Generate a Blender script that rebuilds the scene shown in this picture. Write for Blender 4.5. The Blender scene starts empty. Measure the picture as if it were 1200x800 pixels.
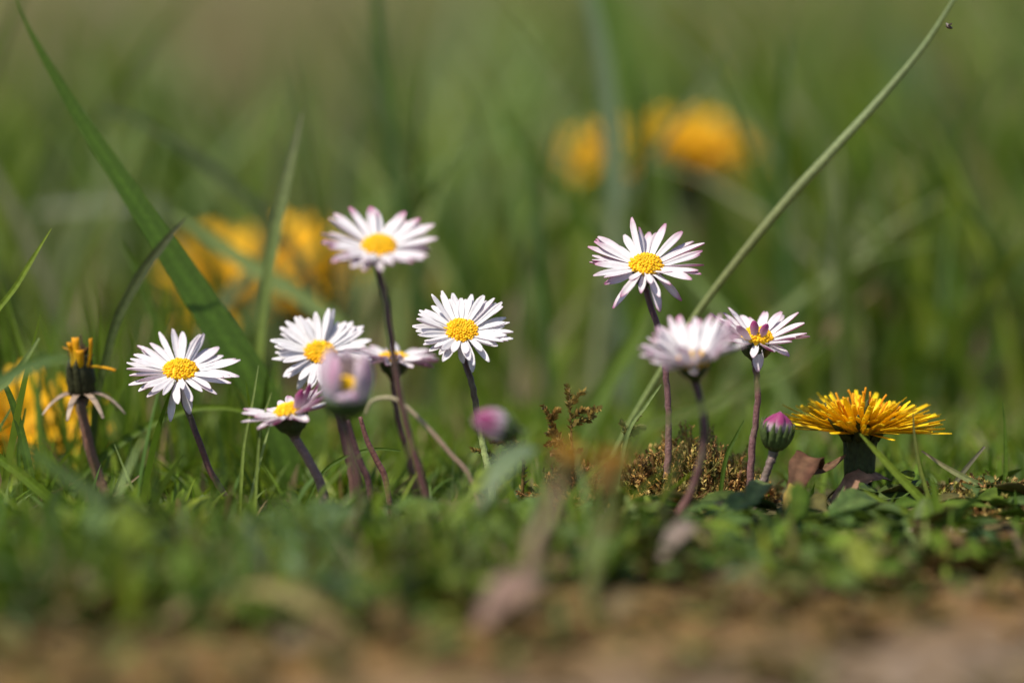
import bpy, math, random
import numpy as np
from mathutils import Vector, Matrix, noise

# ------------------------------------------------------------------ camera, sky, sun, exposure
SC = bpy.context.scene
COL = SC.collection
H = 0.125                      # lens height above the turf (a macro shot from a few cm)
TAN = 0.09                     # downward pitch
K = 0.21                       # field width at one metre
ANG = math.atan(TAN)
cam_d = bpy.data.cameras.new('camera')
cam = bpy.data.objects.new('camera', cam_d)
COL.objects.link(cam)
cam.location = (0, 0, H)
cam.rotation_euler = (math.pi / 2 - ANG, 0, 0)
cam_d.sensor_width = 36
cam_d.lens = 36 / K
cam_d.clip_start = 0.02
cam_d.clip_end = 1000
cam_d.dof.use_dof = True
cam_d.dof.focus_distance = 1.0
cam_d.dof.aperture_fstop = 5.2
SC.camera = cam

SUN_DIR = Vector((-0.44, -0.38, 1.00)).normalized()     # towards the sun: high, from the left
W = bpy.data.worlds.new('World')
SC.world = W
W.use_nodes = True
wn = W.node_tree.nodes
sky = wn.new('ShaderNodeTexSky')
sky.sky_type = 'NISHITA'
sky.sun_disc = False
sky.sun_elevation = math.asin(SUN_DIR.z)
sky.sun_rotation = math.atan2(SUN_DIR.x, SUN_DIR.y)
W.node_tree.links.new(sky.outputs[0], wn['Background'].inputs[0])
wn['Background'].inputs[1].default_value = 0.1
sun_d = bpy.data.lights.new('sun', 'SUN')
sun_d.energy = 4.3
sun_d.angle = math.radians(2.0)
sun_d.color = (1.0, 0.93, 0.80)
sun = bpy.data.objects.new('sun', sun_d)
COL.objects.link(sun)
sun.rotation_euler = SUN_DIR.to_track_quat('Z', 'Y').to_euler()
sun.location = (-1, -0.5, 3)
SC.view_settings.view_transform = 'Standard'
SC.view_settings.look = 'None'
SC.view_settings.exposure = 0.56
SC.view_settings.gamma = 1.0
SC.view_settings.use_curve_mapping = False
SC.cycles.use_denoising = True
SC.cycles.max_bounces = 8
SC.cycles.transmission_bounces = 6
SC.cycles.sample_clamp_indirect = 6.0

# ------------------------------------------------------------------ helpers
R = random.Random(7)
U = R.uniform
FWD = Vector((0, math.cos(ANG), -math.sin(ANG)))
UP = Vector((0, math.sin(ANG), math.cos(ANG)))
RIGHT = Vector((1, 0, 0))
C0 = Vector((0, 0, H))
PX = K / 1200                   # metres per photo pixel at one metre


def P(px, py, z=1.0):
    """a point of the place: seen at (px, py) of the photo, z metres away"""
    return C0 + z * (FWD + RIGHT * ((px - 600) * PX) - UP * ((py - 400) * PX))


def gh(x, y):
    """height of the ground"""
    v = 0.0035 * noise.noise(Vector((x * 14, y * 14, 0.3))) + 0.0012 * noise.noise(Vector((x * 70, y * 70, 1.7)))
    if y > 2:
        v += 0.012 * noise.noise(Vector((x * 1.2, y * 1.2, 5))) * min(1, (y - 2) / 2)
    return v


def edge(x):
    """distance at which the turf gives way to bare ground in front"""
    return 0.860 + 0.64 * x + 0.03 * noise.noise(Vector((x * 26, 3.1, 0)))


def lerp(a, b, t):
    return a + (b - a) * t


def mixc(a, b, t):
    t = max(0, min(1, t))
    return tuple(a[i] + (b[i] - a[i]) * t for i in range(3))


def jit(c, a=0.15):
    k = 1 + U(-a, a)
    return tuple(max(0, v * k * (1 + U(-a, a) * 0.35)) for v in c)


def smooth_path(pts, sub=6):
    pts = [Vector(p) for p in pts]
    if len(pts) < 3:
        return [pts[0].lerp(pts[1], i / sub) for i in range(sub + 1)]
    e = [2 * pts[0] - pts[1]] + pts + [2 * pts[-1] - pts[-2]]
    out = []
    for i in range(1, len(e) - 2):
        p0, p1, p2, p3 = e[i - 1], e[i], e[i + 1], e[i + 2]
        for s in range(sub):
            t = s / sub
            out.append(0.5 * ((2 * p1) + (p2 - p0) * t + (2 * p0 - 5 * p1 + 4 * p2 - p3) * t * t
                              + (3 * p1 - p0 - 3 * p2 + p3) * t ** 3))
    out.append(pts[-1])
    return out


def ramp(vals, t):
    """piecewise-linear list of values (numbers or colours) at t in 0..1"""
    n = len(vals) - 1
    f = max(0.0, min(0.99999, t)) * n
    i = int(f)
    a, b = vals[i], vals[min(n, i + 1)]
    if isinstance(a, tuple):
        return mixc(a, b, f - i)
    return lerp(a, b, f - i)


class MB:
    """collects vertices, faces and pigment colours of ONE mesh"""

    def __init__(s):
        s.v, s.f, s.c = [], [], []

    def add(s, p, c):
        s.v.append(p)
        s.c.append(c)
        return len(s.v) - 1

    def tube(s, path, rad, col, n=8, cap=True):
        path = [Vector(p) for p in path]
        m = len(path)
        ref = None
        rings = []
        for i, p in enumerate(path):
            t = (path[min(m - 1, i + 1)] - path[max(0, i - 1)])
            if t.length < 1e-9:
                t = Vector((0, 0, 1))
            t.normalize()
            if ref is None:
                ref = t.cross(Vector((0.31, 1, 0.2))).normalized()
            ref = (ref - t * ref.dot(t)).normalized()
            b = t.cross(ref)
            u = i / (m - 1)
            r = ramp(rad, u) if isinstance(rad, list) else rad
            c = ramp(col, u) if isinstance(col, list) else col
            rings.append([s.add(p + (ref * math.cos(k * math.tau / n) + b * math.sin(k * math.tau / n)) * r, c) for k in range(n)])
        for i in range(m - 1):
            for k in range(n):
                s.f.append((rings[i][k], rings[i][(k + 1) % n], rings[i + 1][(k + 1) % n], rings[i + 1][k]))
        if cap:
            s.f.append(tuple(rings[-1]))
            s.f.append(tuple(reversed(rings[0])))

    def lathe(s, M, prof, col, n=14, lump=0.0):
        """prof: (radius, height) list round the local z of matrix M"""
        rings = []
        for i, (r, h) in enumerate(prof):
            c = ramp(col, i / (len(prof) - 1)) if isinstance(col, list) else col
            rings.append([s.add(M @ Vector((r * (1 + U(-lump, lump)) * math.cos(k * math.tau / n),
                                            r * (1 + U(-lump, lump)) * math.sin(k * math.tau / n), h)), c) for k in range(n)])
        for i in range(len(prof) - 1):
            for k in range(n):
                s.f.append((rings[i][k], rings[i][(k + 1) % n], rings[i + 1][(k + 1) % n], rings[i + 1][k]))
        s.f.append(tuple(rings[-1]))
        s.f.append(tuple(reversed(rings[0])))

    def strip(s, M, L, prof, zf, col, thick=0.00014, nl=8, cup=0.0, undercol=None, sway=0.0, groove=0.0):
        """a petal, bract or leaf: closed thin body. Local x = length, y = width, z = upper face.
        prof(u) half width, zf(u) -> (x, z) of the midline, col(u, v) upper colour"""
        top, bot = [], []
        for i in range(nl + 1):
            u = i / nl
            x, z = zf(u)
            w = prof(u)
            rt, rb = [], []
            for v in (-1, -0.5, 0, 0.5, 1):
                zz = z + cup * w * (v * v - 0.4) - (groove * w if abs(v) == 0.5 else 0)
                yy = w * v + sway * u * u
                th = thick * (1 - 0.75 * abs(v))
                rt.append(s.add(M @ Vector((x, yy, zz + th)), col(u, v)))
                rb.append(s.add(M @ Vector((x, yy, zz - th)), (undercol or col)(u, v)))
            top.append(rt)
            bot.append(rb)
        for i in range(nl):
            for k in range(4):
                s.f.append((top[i][k], top[i + 1][k], top[i + 1][k + 1], top[i][k + 1]))
                s.f.append((bot[i][k], bot[i][k + 1], bot[i + 1][k + 1], bot[i + 1][k]))
            s.f.append((top[i][0], bot[i][0], bot[i + 1][0], top[i + 1][0]))
            s.f.append((top[i][4], top[i + 1][4], bot[i + 1][4], bot[i][4]))
        for a in (0, nl):
            for k in range(4):
                q = (top[a][k], top[a][k + 1], bot[a][k + 1], bot[a][k])
                s.f.append(q if a == 0 else tuple(reversed(q)))

    def ribbon(s, path, width, col, facing, fold=0.25, twist=(0, 0), ncol=8):
        """a grass blade along a path of world points: folded at the midrib, ribbed lengthwise"""
        m = len(path)
        rows = []
        for i, p in enumerate(path):
            t = (path[min(m - 1, i + 1)] - path[max(0, i - 1)]).normalized()
            u = i / (m - 1)
            fa = (facing - t * facing.dot(t))
            fa = fa.normalized() if fa.length > 1e-6 else Vector((1, 0, 0))
            fa = Matrix.Rotation(lerp(twist[0], twist[1], u), 3, t) @ fa
            side = t.cross(fa)
            w = ramp(width, u) * 0.5
            c = ramp(col, u) if isinstance(col, list) else col
            row = []
            for k in range(ncol + 1):
                v = 2 * k / ncol - 1
                rib = 1.10 if k % 2 else 0.90
                if abs(v) < 0.1:
                    rib = 1.25
                rib *= 1 + 0.12 * noise.noise(Vector((u * 6, v * 2, w * 5000)))
                row.append(s.add(p + side * (w * v) - fa * (w * fold * (1 - abs(v)) + (w * 0.03 if k % 2 else 0)), (c[0] * rib, c[1] * rib, c[2] * rib)))
            rows.append(row)
        for i in range(m - 1):
            for k in range(ncol):
                s.f.append((rows[i][k], rows[i][k + 1], rows[i + 1][k + 1], rows[i + 1][k]))

    def build(s, name, mat, parent=None, origin=None, smooth=True):
        me = bpy.data.meshes.new(name)
        o = Vector(origin) if origin is not None else Vector((0, 0, 0))
        me.from_pydata([tuple(Vector(p) - o) for p in s.v], [], s.f)
        at = me.color_attributes.new('Col', 'FLOAT_COLOR', 'POINT')
        at.data.foreach_set('color', np.array([(c[0], c[1], c[2], 1) for c in s.c], dtype=np.float32).ravel())
        if smooth:
            me.polygons.foreach_set('use_smooth', [True] * len(me.polygons))
        me.materials.append(mat)
        me.update()
        ob = bpy.data.objects.new(name, me)
        COL.objects.link(ob)
        if parent is not None:
            ob.parent = parent
        elif origin is not None:
            ob.location = o
        return ob


def tag(o, label, cat, group=None, kind=None):
    if label:
        o['label'] = label
    if cat:
        o['category'] = cat
    if group:
        o['group'] = group
    if kind:
        o['kind'] = kind
    return o


def thing(name, loc, label, cat, group=None):
    o = bpy.data.objects.new(name, None)
    o.empty_display_size = 0.01
    COL.objects.link(o)
    o.location = loc
    return tag(o, label, cat, group)


# ------------------------------------------------------------------ materials
def plant_mat(name, rough=0.5, transl=0.3, nscale=400, namt=0.25, bump=0.0, spec=0.3, tmul=(1, 1, 1), aniso=None, sheen=0.0):
    m = bpy.data.materials.new(name)
    m.use_nodes = True
    nt = m.node_tree
    N, L = nt.nodes, nt.links
    out, pb = N['Material Output'], N['Principled BSDF']
    at = N.new('ShaderNodeAttribute')
    at.attribute_name = 'Col'
    tc = N.new('ShaderNodeTexCoord')
    mp = N.new('ShaderNodeMapping')
    if aniso:
        mp.inputs['Scale'].default_value = aniso
    L.new(tc.outputs['Object'], mp.inputs['Vector'])
    nz = N.new('ShaderNodeTexNoise')
    nz.inputs['Scale'].default_value = nscale
    nz.inputs['Detail'].default_value = 3
    L.new(mp.outputs[0], nz.inputs['Vector'])
    mr = N.new('ShaderNodeMapRange')
    mr.inputs['From Min'].default_value = 0.3
    mr.inputs['From Max'].default_value = 0.7
    mr.inputs['To Min'].default_value = 1 - namt
    mr.inputs['To Max'].default_value = 1 + namt
    L.new(nz.outputs[0], mr.inputs['Value'])
    mul = N.new('ShaderNodeVectorMath')
    mul.operation = 'SCALE'
    L.new(at.outputs['Color'], mul.inputs[0])
    L.new(mr.outputs[0], mul.inputs['Scale'])
    L.new(mul.outputs[0], pb.inputs['Base Color'])
    pb.inputs['Roughness'].default_value = rough
    pb.inputs['Specular IOR Level'].default_value = spec
    if sheen:
        pb.inputs['Sheen Weight'].default_value = sheen
    if bump:
        b = N.new('ShaderNodeBump')
        b.inputs['Strength'].default_value = bump
        b.inputs['Distance'].default_value = 0.0004
        L.new(nz.outputs[0], b.inputs['Height'])
        L.new(b.outputs[0], pb.inputs['Normal'])
    if transl:
        tr = N.new('ShaderNodeBsdfTranslucent')
        tm = N.new('ShaderNodeVectorMath')
        tm.operation = 'MULTIPLY'
        tm.inputs[1].default_value = tmul
        L.new(mul.outputs[0], tm.inputs[0])
        L.new(tm.outputs[0], tr.inputs['Color'])
        mx = N.new('ShaderNodeMixShader')
        mx.inputs[0].default_value = transl
        L.new(pb.outputs[0], mx.inputs[1])
        L.new(tr.outputs[0], mx.inputs[2])
        L.new(mx.outputs[0], out.inputs['Surface'])
    return m


M_PETAL = plant_mat('daisy_petal', 0.55, 0.42, 900, 0.04, 0.15, 0.2)
M_DISC = plant_mat('daisy_disc', 0.6, 0.12, 1500, 0.12, 0, 0.2)
M_YELLOW = plant_mat('dandelion_floret', 0.5, 0.3, 900, 0.1, 0.1, 0.2)
M_STEM = plant_mat('flower_stem', 0.5, 0.06, 1500, 0.22, 0.5, 0.35, sheen=0.05)
M_CALYX = plant_mat('flower_calyx', 0.55, 0.05, 1200, 0.3, 0.4, 0.25)
M_GRASS = plant_mat('grass', 0.52, 0.45, 300, 0.12, 0, 0.22, (1.15, 1.1, 0.6))
M_BLADE = plant_mat('grass_blade', 0.48, 0.33, 900, 0.16, 0.25, 0.28, (1.15, 1.1, 0.6))
M_LEAF = plant_mat('leaf', 0.55, 0.33, 500, 0.28, 0.4, 0.25, (1.15, 1.1, 0.6))
M_MOSS = plant_mat('moss', 0.6, 0.25, 900, 0.3, 0, 0.2)
M_DRY = plant_mat('dry_plant', 0.75, 0.15, 450, 0.35, 0.6, 0.15)
M_BODY = plant_mat('gnat_body', 0.4, 0, 1500, 0.2, 0, 0.4)


def ground_mat():
    m = bpy.data.materials.new('ground')
    m.use_nodes = True
    nt = m.node_tree
    N, L = nt.nodes, nt.links
    pb = N['Principled BSDF']
    tc = N.new('ShaderNodeTexCoord')
    sep = N.new('ShaderNodeSeparateXYZ')
    L.new(tc.outputs['Object'], sep.inputs[0])

    def noisen(sc, det=5):
        n = N.new('ShaderNodeTexNoise')
        n.inputs['Scale'].default_value = sc
        n.inputs['Detail'].default_value = det
        L.new(tc.outputs['Object'], n.inputs['Vector'])
        return n.outputs[0]

    def cr(src, stops):
        r = N.new('ShaderNodeValToRGB')
        el = r.color_ramp.elements
        el[0].position, el[0].color = stops[0][0], (*stops[0][1], 1)
        el[1].position, el[1].color = stops[-1][0], (*stops[-1][1], 1)
        for p, c in stops[1:-1]:
            e = el.new(p)
            e.color = (*c, 1)
        L.new(src, r.inputs[0])
        return r.outputs[0]

    def mix(f, a, b):
        x = N.new('ShaderNodeMix')
        x.data_type = 'RGBA'
        L.new(f, x.inputs[0])
        L.new(a, x.inputs[6])
        L.new(b, x.inputs[7])
        return x.outputs[2]

    def math_(op, a, b):
        x = N.new('ShaderNodeMath')
        x.operation = op
        for i, q in enumerate((a, b)):
            if isinstance(q, (int, float)):
                x.inputs[i].default_value = q
            else:
                L.new(q, x.inputs[i])
        return x.outputs[0]

    soil = cr(noisen(55), [(0.3, (0.10, 0.056, 0.018)), (0.5, (0.165, 0.092, 0.028)), (0.7, (0.20, 0.122, 0.045))])
    pale = cr(noisen(30), [(0.3, (0.14, 0.097, 0.062)), (0.7, (0.20, 0.145, 0.10))])
    turf = cr(noisen(9), [(0.3, (0.09, 0.085, 0.032)), (0.55, (0.15, 0.145, 0.06)), (0.75, (0.24, 0.19, 0.11))])
    near = cr(noisen(40), [(0.3, (0.05, 0.045, 0.018)), (0.7, (0.10, 0.085, 0.035))])
    # bare pale ground to the front right
    rightness = math_('ADD', math_('MULTIPLY', sep.outputs[0], 6), math_('MULTIPLY', math_('SUBTRACT', 0.80, sep.outputs[1]), 9))
    rf = N.new('ShaderNodeMapRange')
    rf.inputs['From Min'].default_value = -0.15
    rf.inputs['From Max'].default_value = 0.45
    L.new(rightness, rf.inputs['Value'])
    front = mix(rf.outputs[0], soil, pale)
    f1 = N.new('ShaderNodeMapRange')
    f1.inputs['From Min'].default_value = 0.82
    f1.inputs['From Max'].default_value = 0.92
    L.new(math_('SUBTRACT', sep.outputs[1], math_('MULTIPLY', sep.outputs[0], 0.64)), f1.inputs['Value'])
    a = mix(f1.outputs[0], front, near)
    f2 = N.new('ShaderNodeMapRange')
    f2.inputs['From Min'].default_value = 1.1
    f2.inputs['From Max'].default_value = 2.0
    L.new(sep.outputs[1], f2.inputs['Value'])
    L.new(mix(f2.outputs[0], a, turf), pb.inputs['Base Color'])
    pb.inputs['Roughness'].default_value = 0.9
    pb.inputs['Specular IOR Level'].default_value = 0.15
    b = N.new('ShaderNodeBump')
    b.inputs['Strength'].default_value = 0.7
    b.inputs['Distance'].default_value = 0.002
    L.new(noisen(420, 6), b.inputs['Height'])
    L.new(b.outputs[0], pb.inputs['Normal'])
    return m


# ------------------------------------------------------------------ the ground
def build_ground():
    xs = list(np.linspace(-0.4, 0.4, 130))
    st = 0.01
    while xs[-1] < 150:
        st *= 1.22
        xs.append(xs[-1] + st)
        xs.insert(0, -xs[-1])
    ys = list(np.linspace(0.45, 1.6, 150))
    st = 0.01
    while ys[-1] < 220:
        st *= 1.16
        ys.append(ys[-1] + st)
    st = 0.01
    while ys[0] > -100:
        st *= 1.3
        ys.insert(0, ys[0] - st)
    nx, ny = len(xs), len(ys)
    v = [(x, y, gh(x, y) if (abs(x) < 20 and abs(y) < 40) else 0.0) for y in ys for x in xs]
    f = [(j * nx + i, j * nx + i + 1, (j + 1) * nx + i + 1, (j + 1) * nx + i) for j in range(ny - 1) for i in range(nx - 1)]
    me = bpy.data.meshes.new('ground')
    me.from_pydata(v, [], f)
    me.polygons.foreach_set('use_smooth', [True] * len(f))
    me.materials.append(ground_mat())
    o = bpy.data.objects.new('ground', me)
    COL.objects.link(o)
    tag(o, None, None, kind='structure')


build_ground()

# ------------------------------------------------------------------ palette (linear pigment colours)
GREEN = (0.112, 0.176, 0.013)
GREEN_DK = (0.058, 0.106, 0.008)
GREEN_LT = (0.178, 0.235, 0.024)
GREEN_BL = (0.098, 0.168, 0.036)
GREEN_PALE = (0.20, 0.26, 0.085)
STRAW = (0.26, 0.20, 0.10)
TAN_ = (0.30, 0.21, 0.13)
BROWN = (0.12, 0.065, 0.03)
WHITE = (0.84, 0.83, 0.85)
PINK = (0.52, 0.16, 0.34)
MAGENTA = (0.36, 0.055, 0.19)
YEL = (0.85, 0.50, 0.012)
YEL_D = (0.80, 0.40, 0.008)
STEM_P = (0.075, 0.030, 0.030)
STEM_R = (0.135, 0.055, 0.045)
STEM_G = (0.20, 0.24, 0.07)
CALYX = (0.035, 0.055, 0.016)


# ------------------------------------------------------------------ grass as stuff
def grass_batch(name, items, label):
    """items: (x, y, height, width, azimuth, lean, curl, colour, face)"""
    V, F, Cc = [], [], []
    S = 7
    b = 0
    for (x, y, h, w, az, lean, curl, c, fz) in items:
        z0 = gh(x, y) - 0.002
        dx, dy = math.cos(az), math.sin(az)
        sx, sy = math.cos(fz), math.sin(fz)
        px_, pz, a = 0.0, 0.0, lean
        for i in range(S):
            u = i / (S - 1)
            ww = w * 0.5 * (0.75 + 0.6 * u) if u < 0.4 else w * 0.5 * (0.99 * (1 - ((u - 0.4) / 0.6) ** 1.6) + 0.02)
            cx, cy, cz = x + dx * px_, y + dy * px_, z0 + pz
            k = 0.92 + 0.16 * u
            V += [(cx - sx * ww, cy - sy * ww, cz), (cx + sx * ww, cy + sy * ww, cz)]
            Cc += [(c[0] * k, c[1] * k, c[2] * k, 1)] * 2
            st = h / (S - 1)
            a += curl / (S - 1)
            px_ += math.sin(a) * st
            pz += math.cos(a) * st
        for i in range(S - 1):
            q = b + 2 * i
            F.append((q, q + 1, q + 3, q + 2))
        b += 2 * S
    me = bpy.data.meshes.new(name)
    me.from_pydata(V, [], F)
    at = me.color_attributes.new('Col', 'FLOAT_COLOR', 'POINT')
    at.data.foreach_set('color', np.array(Cc, dtype=np.float32).ravel())
    me.polygons.foreach_set('use_smooth', [True] * len(F))
    me.materials.append(M_GRASS)
    o = bpy.data.objects.new(name, me)
    COL.objects.link(o)
    return tag(o, label, 'grass', kind='stuff')


def pix_x(x, y):
    return 600 + x / y / PX


def pix_y(y, h):
    """photo row of a point h above the ground at distance y"""
    d = Vector((0, y, h)) - C0
    return 400 - d.dot(UP) / d.dot(FWD) / PX


def clear_of_flowers(x, y):
    """thin the stand where the far dandelions grow, as it is in the meadow there"""
    p = pix_x(x, y)
    return not ((205 < p < 400 and y < 1.33) or (640 < p < 880 and y < 1.43)) or R.random() < 0.18


def grass_col():
    r = R.random()
    if r < 0.48:
        return jit(GREEN, 0.25)
    if r < 0.66:
        return jit(GREEN_DK, 0.25)
    if r < 0.80:
        return jit(GREEN_BL, 0.2)
    if r < 0.90:
        return jit(GREEN_LT, 0.2)
    if r < 0.95:
        return jit(GREEN_PALE, 0.2)
    return jit(STRAW, 0.2)


def grow_grass():
    # tall, far
    it = []
    n = 0
    while n < 19500:
        y = 1.17 * (13 / 1.17) ** (R.random() ** 1.05)
        x = U(-1, 1) * (0.20 * y + 0.15)
        if not clear_of_flowers(x, y):
            continue
        pxx = pix_x(x, y)
        patch = noise.noise(Vector((x * 4.5, y * 2.2, 9)))
        if R.random() > 0.62 + patch * 0.9:
            continue
        n += 1
        tall = lerp(0.75, 1.15, max(0, min(1, pxx / 1200)))
        h = U(0.03, 0.075) * tall * (1.0 if R.random() > 0.08 else 1.45)
        if y > 2.2:
            h *= 0.85
        if y < 1.4:
            h *= lerp(0.55, 1.0, (y - 1.17) / 0.23)
        c = grass_col()
        dry = 0.40 if y > 2.0 else 0.12
        dry *= 2.2 if pxx < 480 else 0.8
        if R.random() < dry:
            c = jit(mixc((0.27, 0.20, 0.125), (0.21, 0.19, 0.09), R.random()), 0.2)
        wd = U(0.002, 0.0048)
        if 1.3 < y < 2.6 and R.random() < 0.035:
            wd, h = U(0.005, 0.009), U(0.07, 0.125)
            c = jit(R.choice([GREEN_PALE, GREEN_BL, GREEN, (0.12, 0.16, 0.07)]), 0.2)
        it.append((x, y, h, wd, U(0, math.tau), abs(R.gauss(0, 0.28)), U(0, 0.9), c, U(-0.8, 0.8)))
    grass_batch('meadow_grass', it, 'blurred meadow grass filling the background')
    # slim soft blades in the middle distance
    it = []
    for k in range(260):
        y = U(1.15, 2.1)
        x = U(-1, 1) * (0.155 * y)
        if not clear_of_flowers(x, y):
            continue
        c = jit(R.choice([GREEN_PALE, GREEN_LT, GREEN, GREEN_DK, (0.06, 0.09, 0.02), (0.20, 0.21, 0.12)]), 0.2)
        it.append((x, y, U(0.075, 0.15), U(0.0012, 0.0034), R.choice([0, math.pi]) + U(-.6, .6), abs(R.gauss(0.1, 0.25)), U(0.1, 1.5), c, U(-0.5, 0.5)))
    for k in range(440):
        y = U(1.13, 1.65)
        x = U(-1, 1) * (0.15 * y)
        if not clear_of_flowers(x, y):
            continue
        c = jit(R.choice([GREEN_PALE, GREEN_LT, GREEN_PALE, GREEN_DK, GREEN, GREEN_BL, (0.19, 0.22, 0.10), (0.05, 0.08, 0.012)]), 0.2)
        it.append((x, y, U(0.045, 0.10), U(0.0018, 0.0045), U(0, math.tau), abs(R.gauss(0, 0.22)), U(0, 0.8), c, U(-0.7, 0.7)))
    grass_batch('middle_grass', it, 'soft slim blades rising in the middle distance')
    # short turf round and behind the flowers
    it = []
    n = 0
    while n < 19500:
        y = U(0.84, 1.34) if n % 4 else U(1.02, 1.2)
        x = U(-1, 1) * (0.14 * y + 0.04)
        if y < edge(x) + 0.02 * R.random():
            continue
        pxx = pix_x(x, y)
        lim = 550 if y < 0.95 else 570 if y < 1.015 else 505
        if pxx > 720 and y < 0.97:
            lim = 580
        if y > 1.06:
            lim = 470
        if y > 1.10:
            lim = 440
        if y > 1.22:
            lim = 420
        if 630 < pxx < 915 and 0.985 < y < 1.065:
            lim = 552
        if pxx < 330 and y > 0.93:
            lim -= U(0, 75) * (1 - pxx / 400)
        if pxx > 930 and 0.97 < y < 1.05:
            lim = min(lim, 555)
        h = U(0.010, 0.045)
        g = gh(x, y)
        if pix_y(y, g + h * 0.93) < lim + U(0, 80):
            h *= 0.45
            if pix_y(y, g + h * 0.93) < lim:
                continue
        n += 1
        w = U(0.0005, 0.0018)
        cc = grass_col()
        if y < edge(x) + 0.05 and R.random() < .45:
            cc = jit(R.choice([STRAW, (0.20, 0.17, 0.06), TAN_, GREEN_PALE]), .2)
        it.append((x, y, h, w, U(0, math.tau), abs(R.gauss(0.25, 0.45)), U(0, 1.7), cc, U(-1.2, 1.2)))
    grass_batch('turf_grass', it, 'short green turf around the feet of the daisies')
    # soft curving wisps at the front of the turf
    it = []
    for k in range(700):
        y = U(0.83, 0.965)
        x = U(-1, 1) * 0.15
        pxx = pix_x(x, y)
        if y < edge(x) - 0.01 or (pxx > 700 and R.random() < .8):
            continue
        h = U(0.012, 0.034)
        top = R.choice([520, 545, 545, 560]) if pxx < 700 else 590
        while pix_y(y, gh(x, y) + h * .88) < top + U(0, 50):
            h *= 0.9
        c = jit(R.choice([GREEN, GREEN, GREEN_LT, GREEN_BL, GREEN_DK, GREEN_DK, (0.09, 0.14, 0.06)]), .25)
        it.append((x, y, h, U(0.0012, 0.0036), U(0, math.tau), abs(R.gauss(0.3, 0.4)), U(0, 1.6), c, U(-1, 1)))
    for k in range(85):
        y = U(0.90, 0.965) if k % 3 else U(1.02, 1.06)
        pxx = R.choice([U(-150, 330), U(330, 560), U(420, 780), U(640, 780)])
        x = (pxx - 600) * PX * y
        g = gh(x, y)
        h = U(0.016, 0.040)
        top = U(485, 550)
        while pix_y(y, g + h * .8) < top:
            h *= 0.93
        c = jit(R.choice([GREEN, GREEN_LT, GREEN, GREEN_DK, GREEN_PALE]), .25)
        it.append((x, y, h, U(0.0007, 0.0019), U(0, math.tau), abs(R.gauss(0.25, 0.3)), U(0.2, 1.8), c, U(-1, 1)))
    grass_batch('front_grass', it, 'soft curving wisps of grass along the front of the turf')
    # thin upright blades to the left of the flowers
    it = []
    for k in range(230):
        y = U(0.985, 1.14)
        pxx = U(-250, 330)
        if (55 < pxx < 150 or 170 < pxx < 280) and y < 1.035:
            y += 0.055
        if -20 < pxx < 70 and y < 1.08 and R.random() < .7:
            continue
        x = (pxx - 600) * PX * y
        h = U(0.022, 0.047) * (1.0 if pxx < 240 else 0.75)
        it.append((x, y, h, U(0.0006, 0.0016), U(0, math.tau), abs(R.gauss(0, 0.16)), U(0, 0.5), grass_col(), U(-0.7, 0.7)))
    grass_batch('upright_grass', it, 'thin upright grass among the daisies at the left')


grow_grass()


# ------------------------------------------------------------------ low leaves as stuff
def leaf_M(base, az, el, roll=0.0):
    return Matrix.Translation(base) @ Matrix.Rotation(az, 4, 'Z') @ Matrix.Rotation(-el, 4, 'Y') @ Matrix.Rotation(roll, 4, 'X')


def add_leaf(mb, M, L, w, c, droop=0.25, kind='spoon', thick=0.00012, nl=6):
    if kind == 'spoon':
        pr = lambda u: w * (0.16 + 0.1 * u + 0.9 * max(0.0, math.sin(math.pi * min(1, max(0, (u - 0.25) / 0.78)))) ** 0.75) * (1 if u < 1 else 0.25)
    elif kind == 'round':
        pr = lambda u: w * max(0.08, math.sin(math.pi * min(0.97, 0.05 + u * 0.95)) ** 0.6)
    else:
        pr = lambda u: w * max(0.05, math.sin(math.pi * min(0.985, 0.08 + u * 0.92)) ** 0.9)
    zf = lambda u: (L * u * (1 - 0.12 * droop * u), -L * droop * u * u)
    c2 = (c[0] * 1.35 + 0.012, c[1] * 1.3 + 0.012, c[2] * 1.3 + 0.006)
    cf = lambda u, v: c2 if v == 0 else c
    mb.strip(M, L, pr, zf, cf, thick=thick, nl=nl, cup=0.3)


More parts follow.
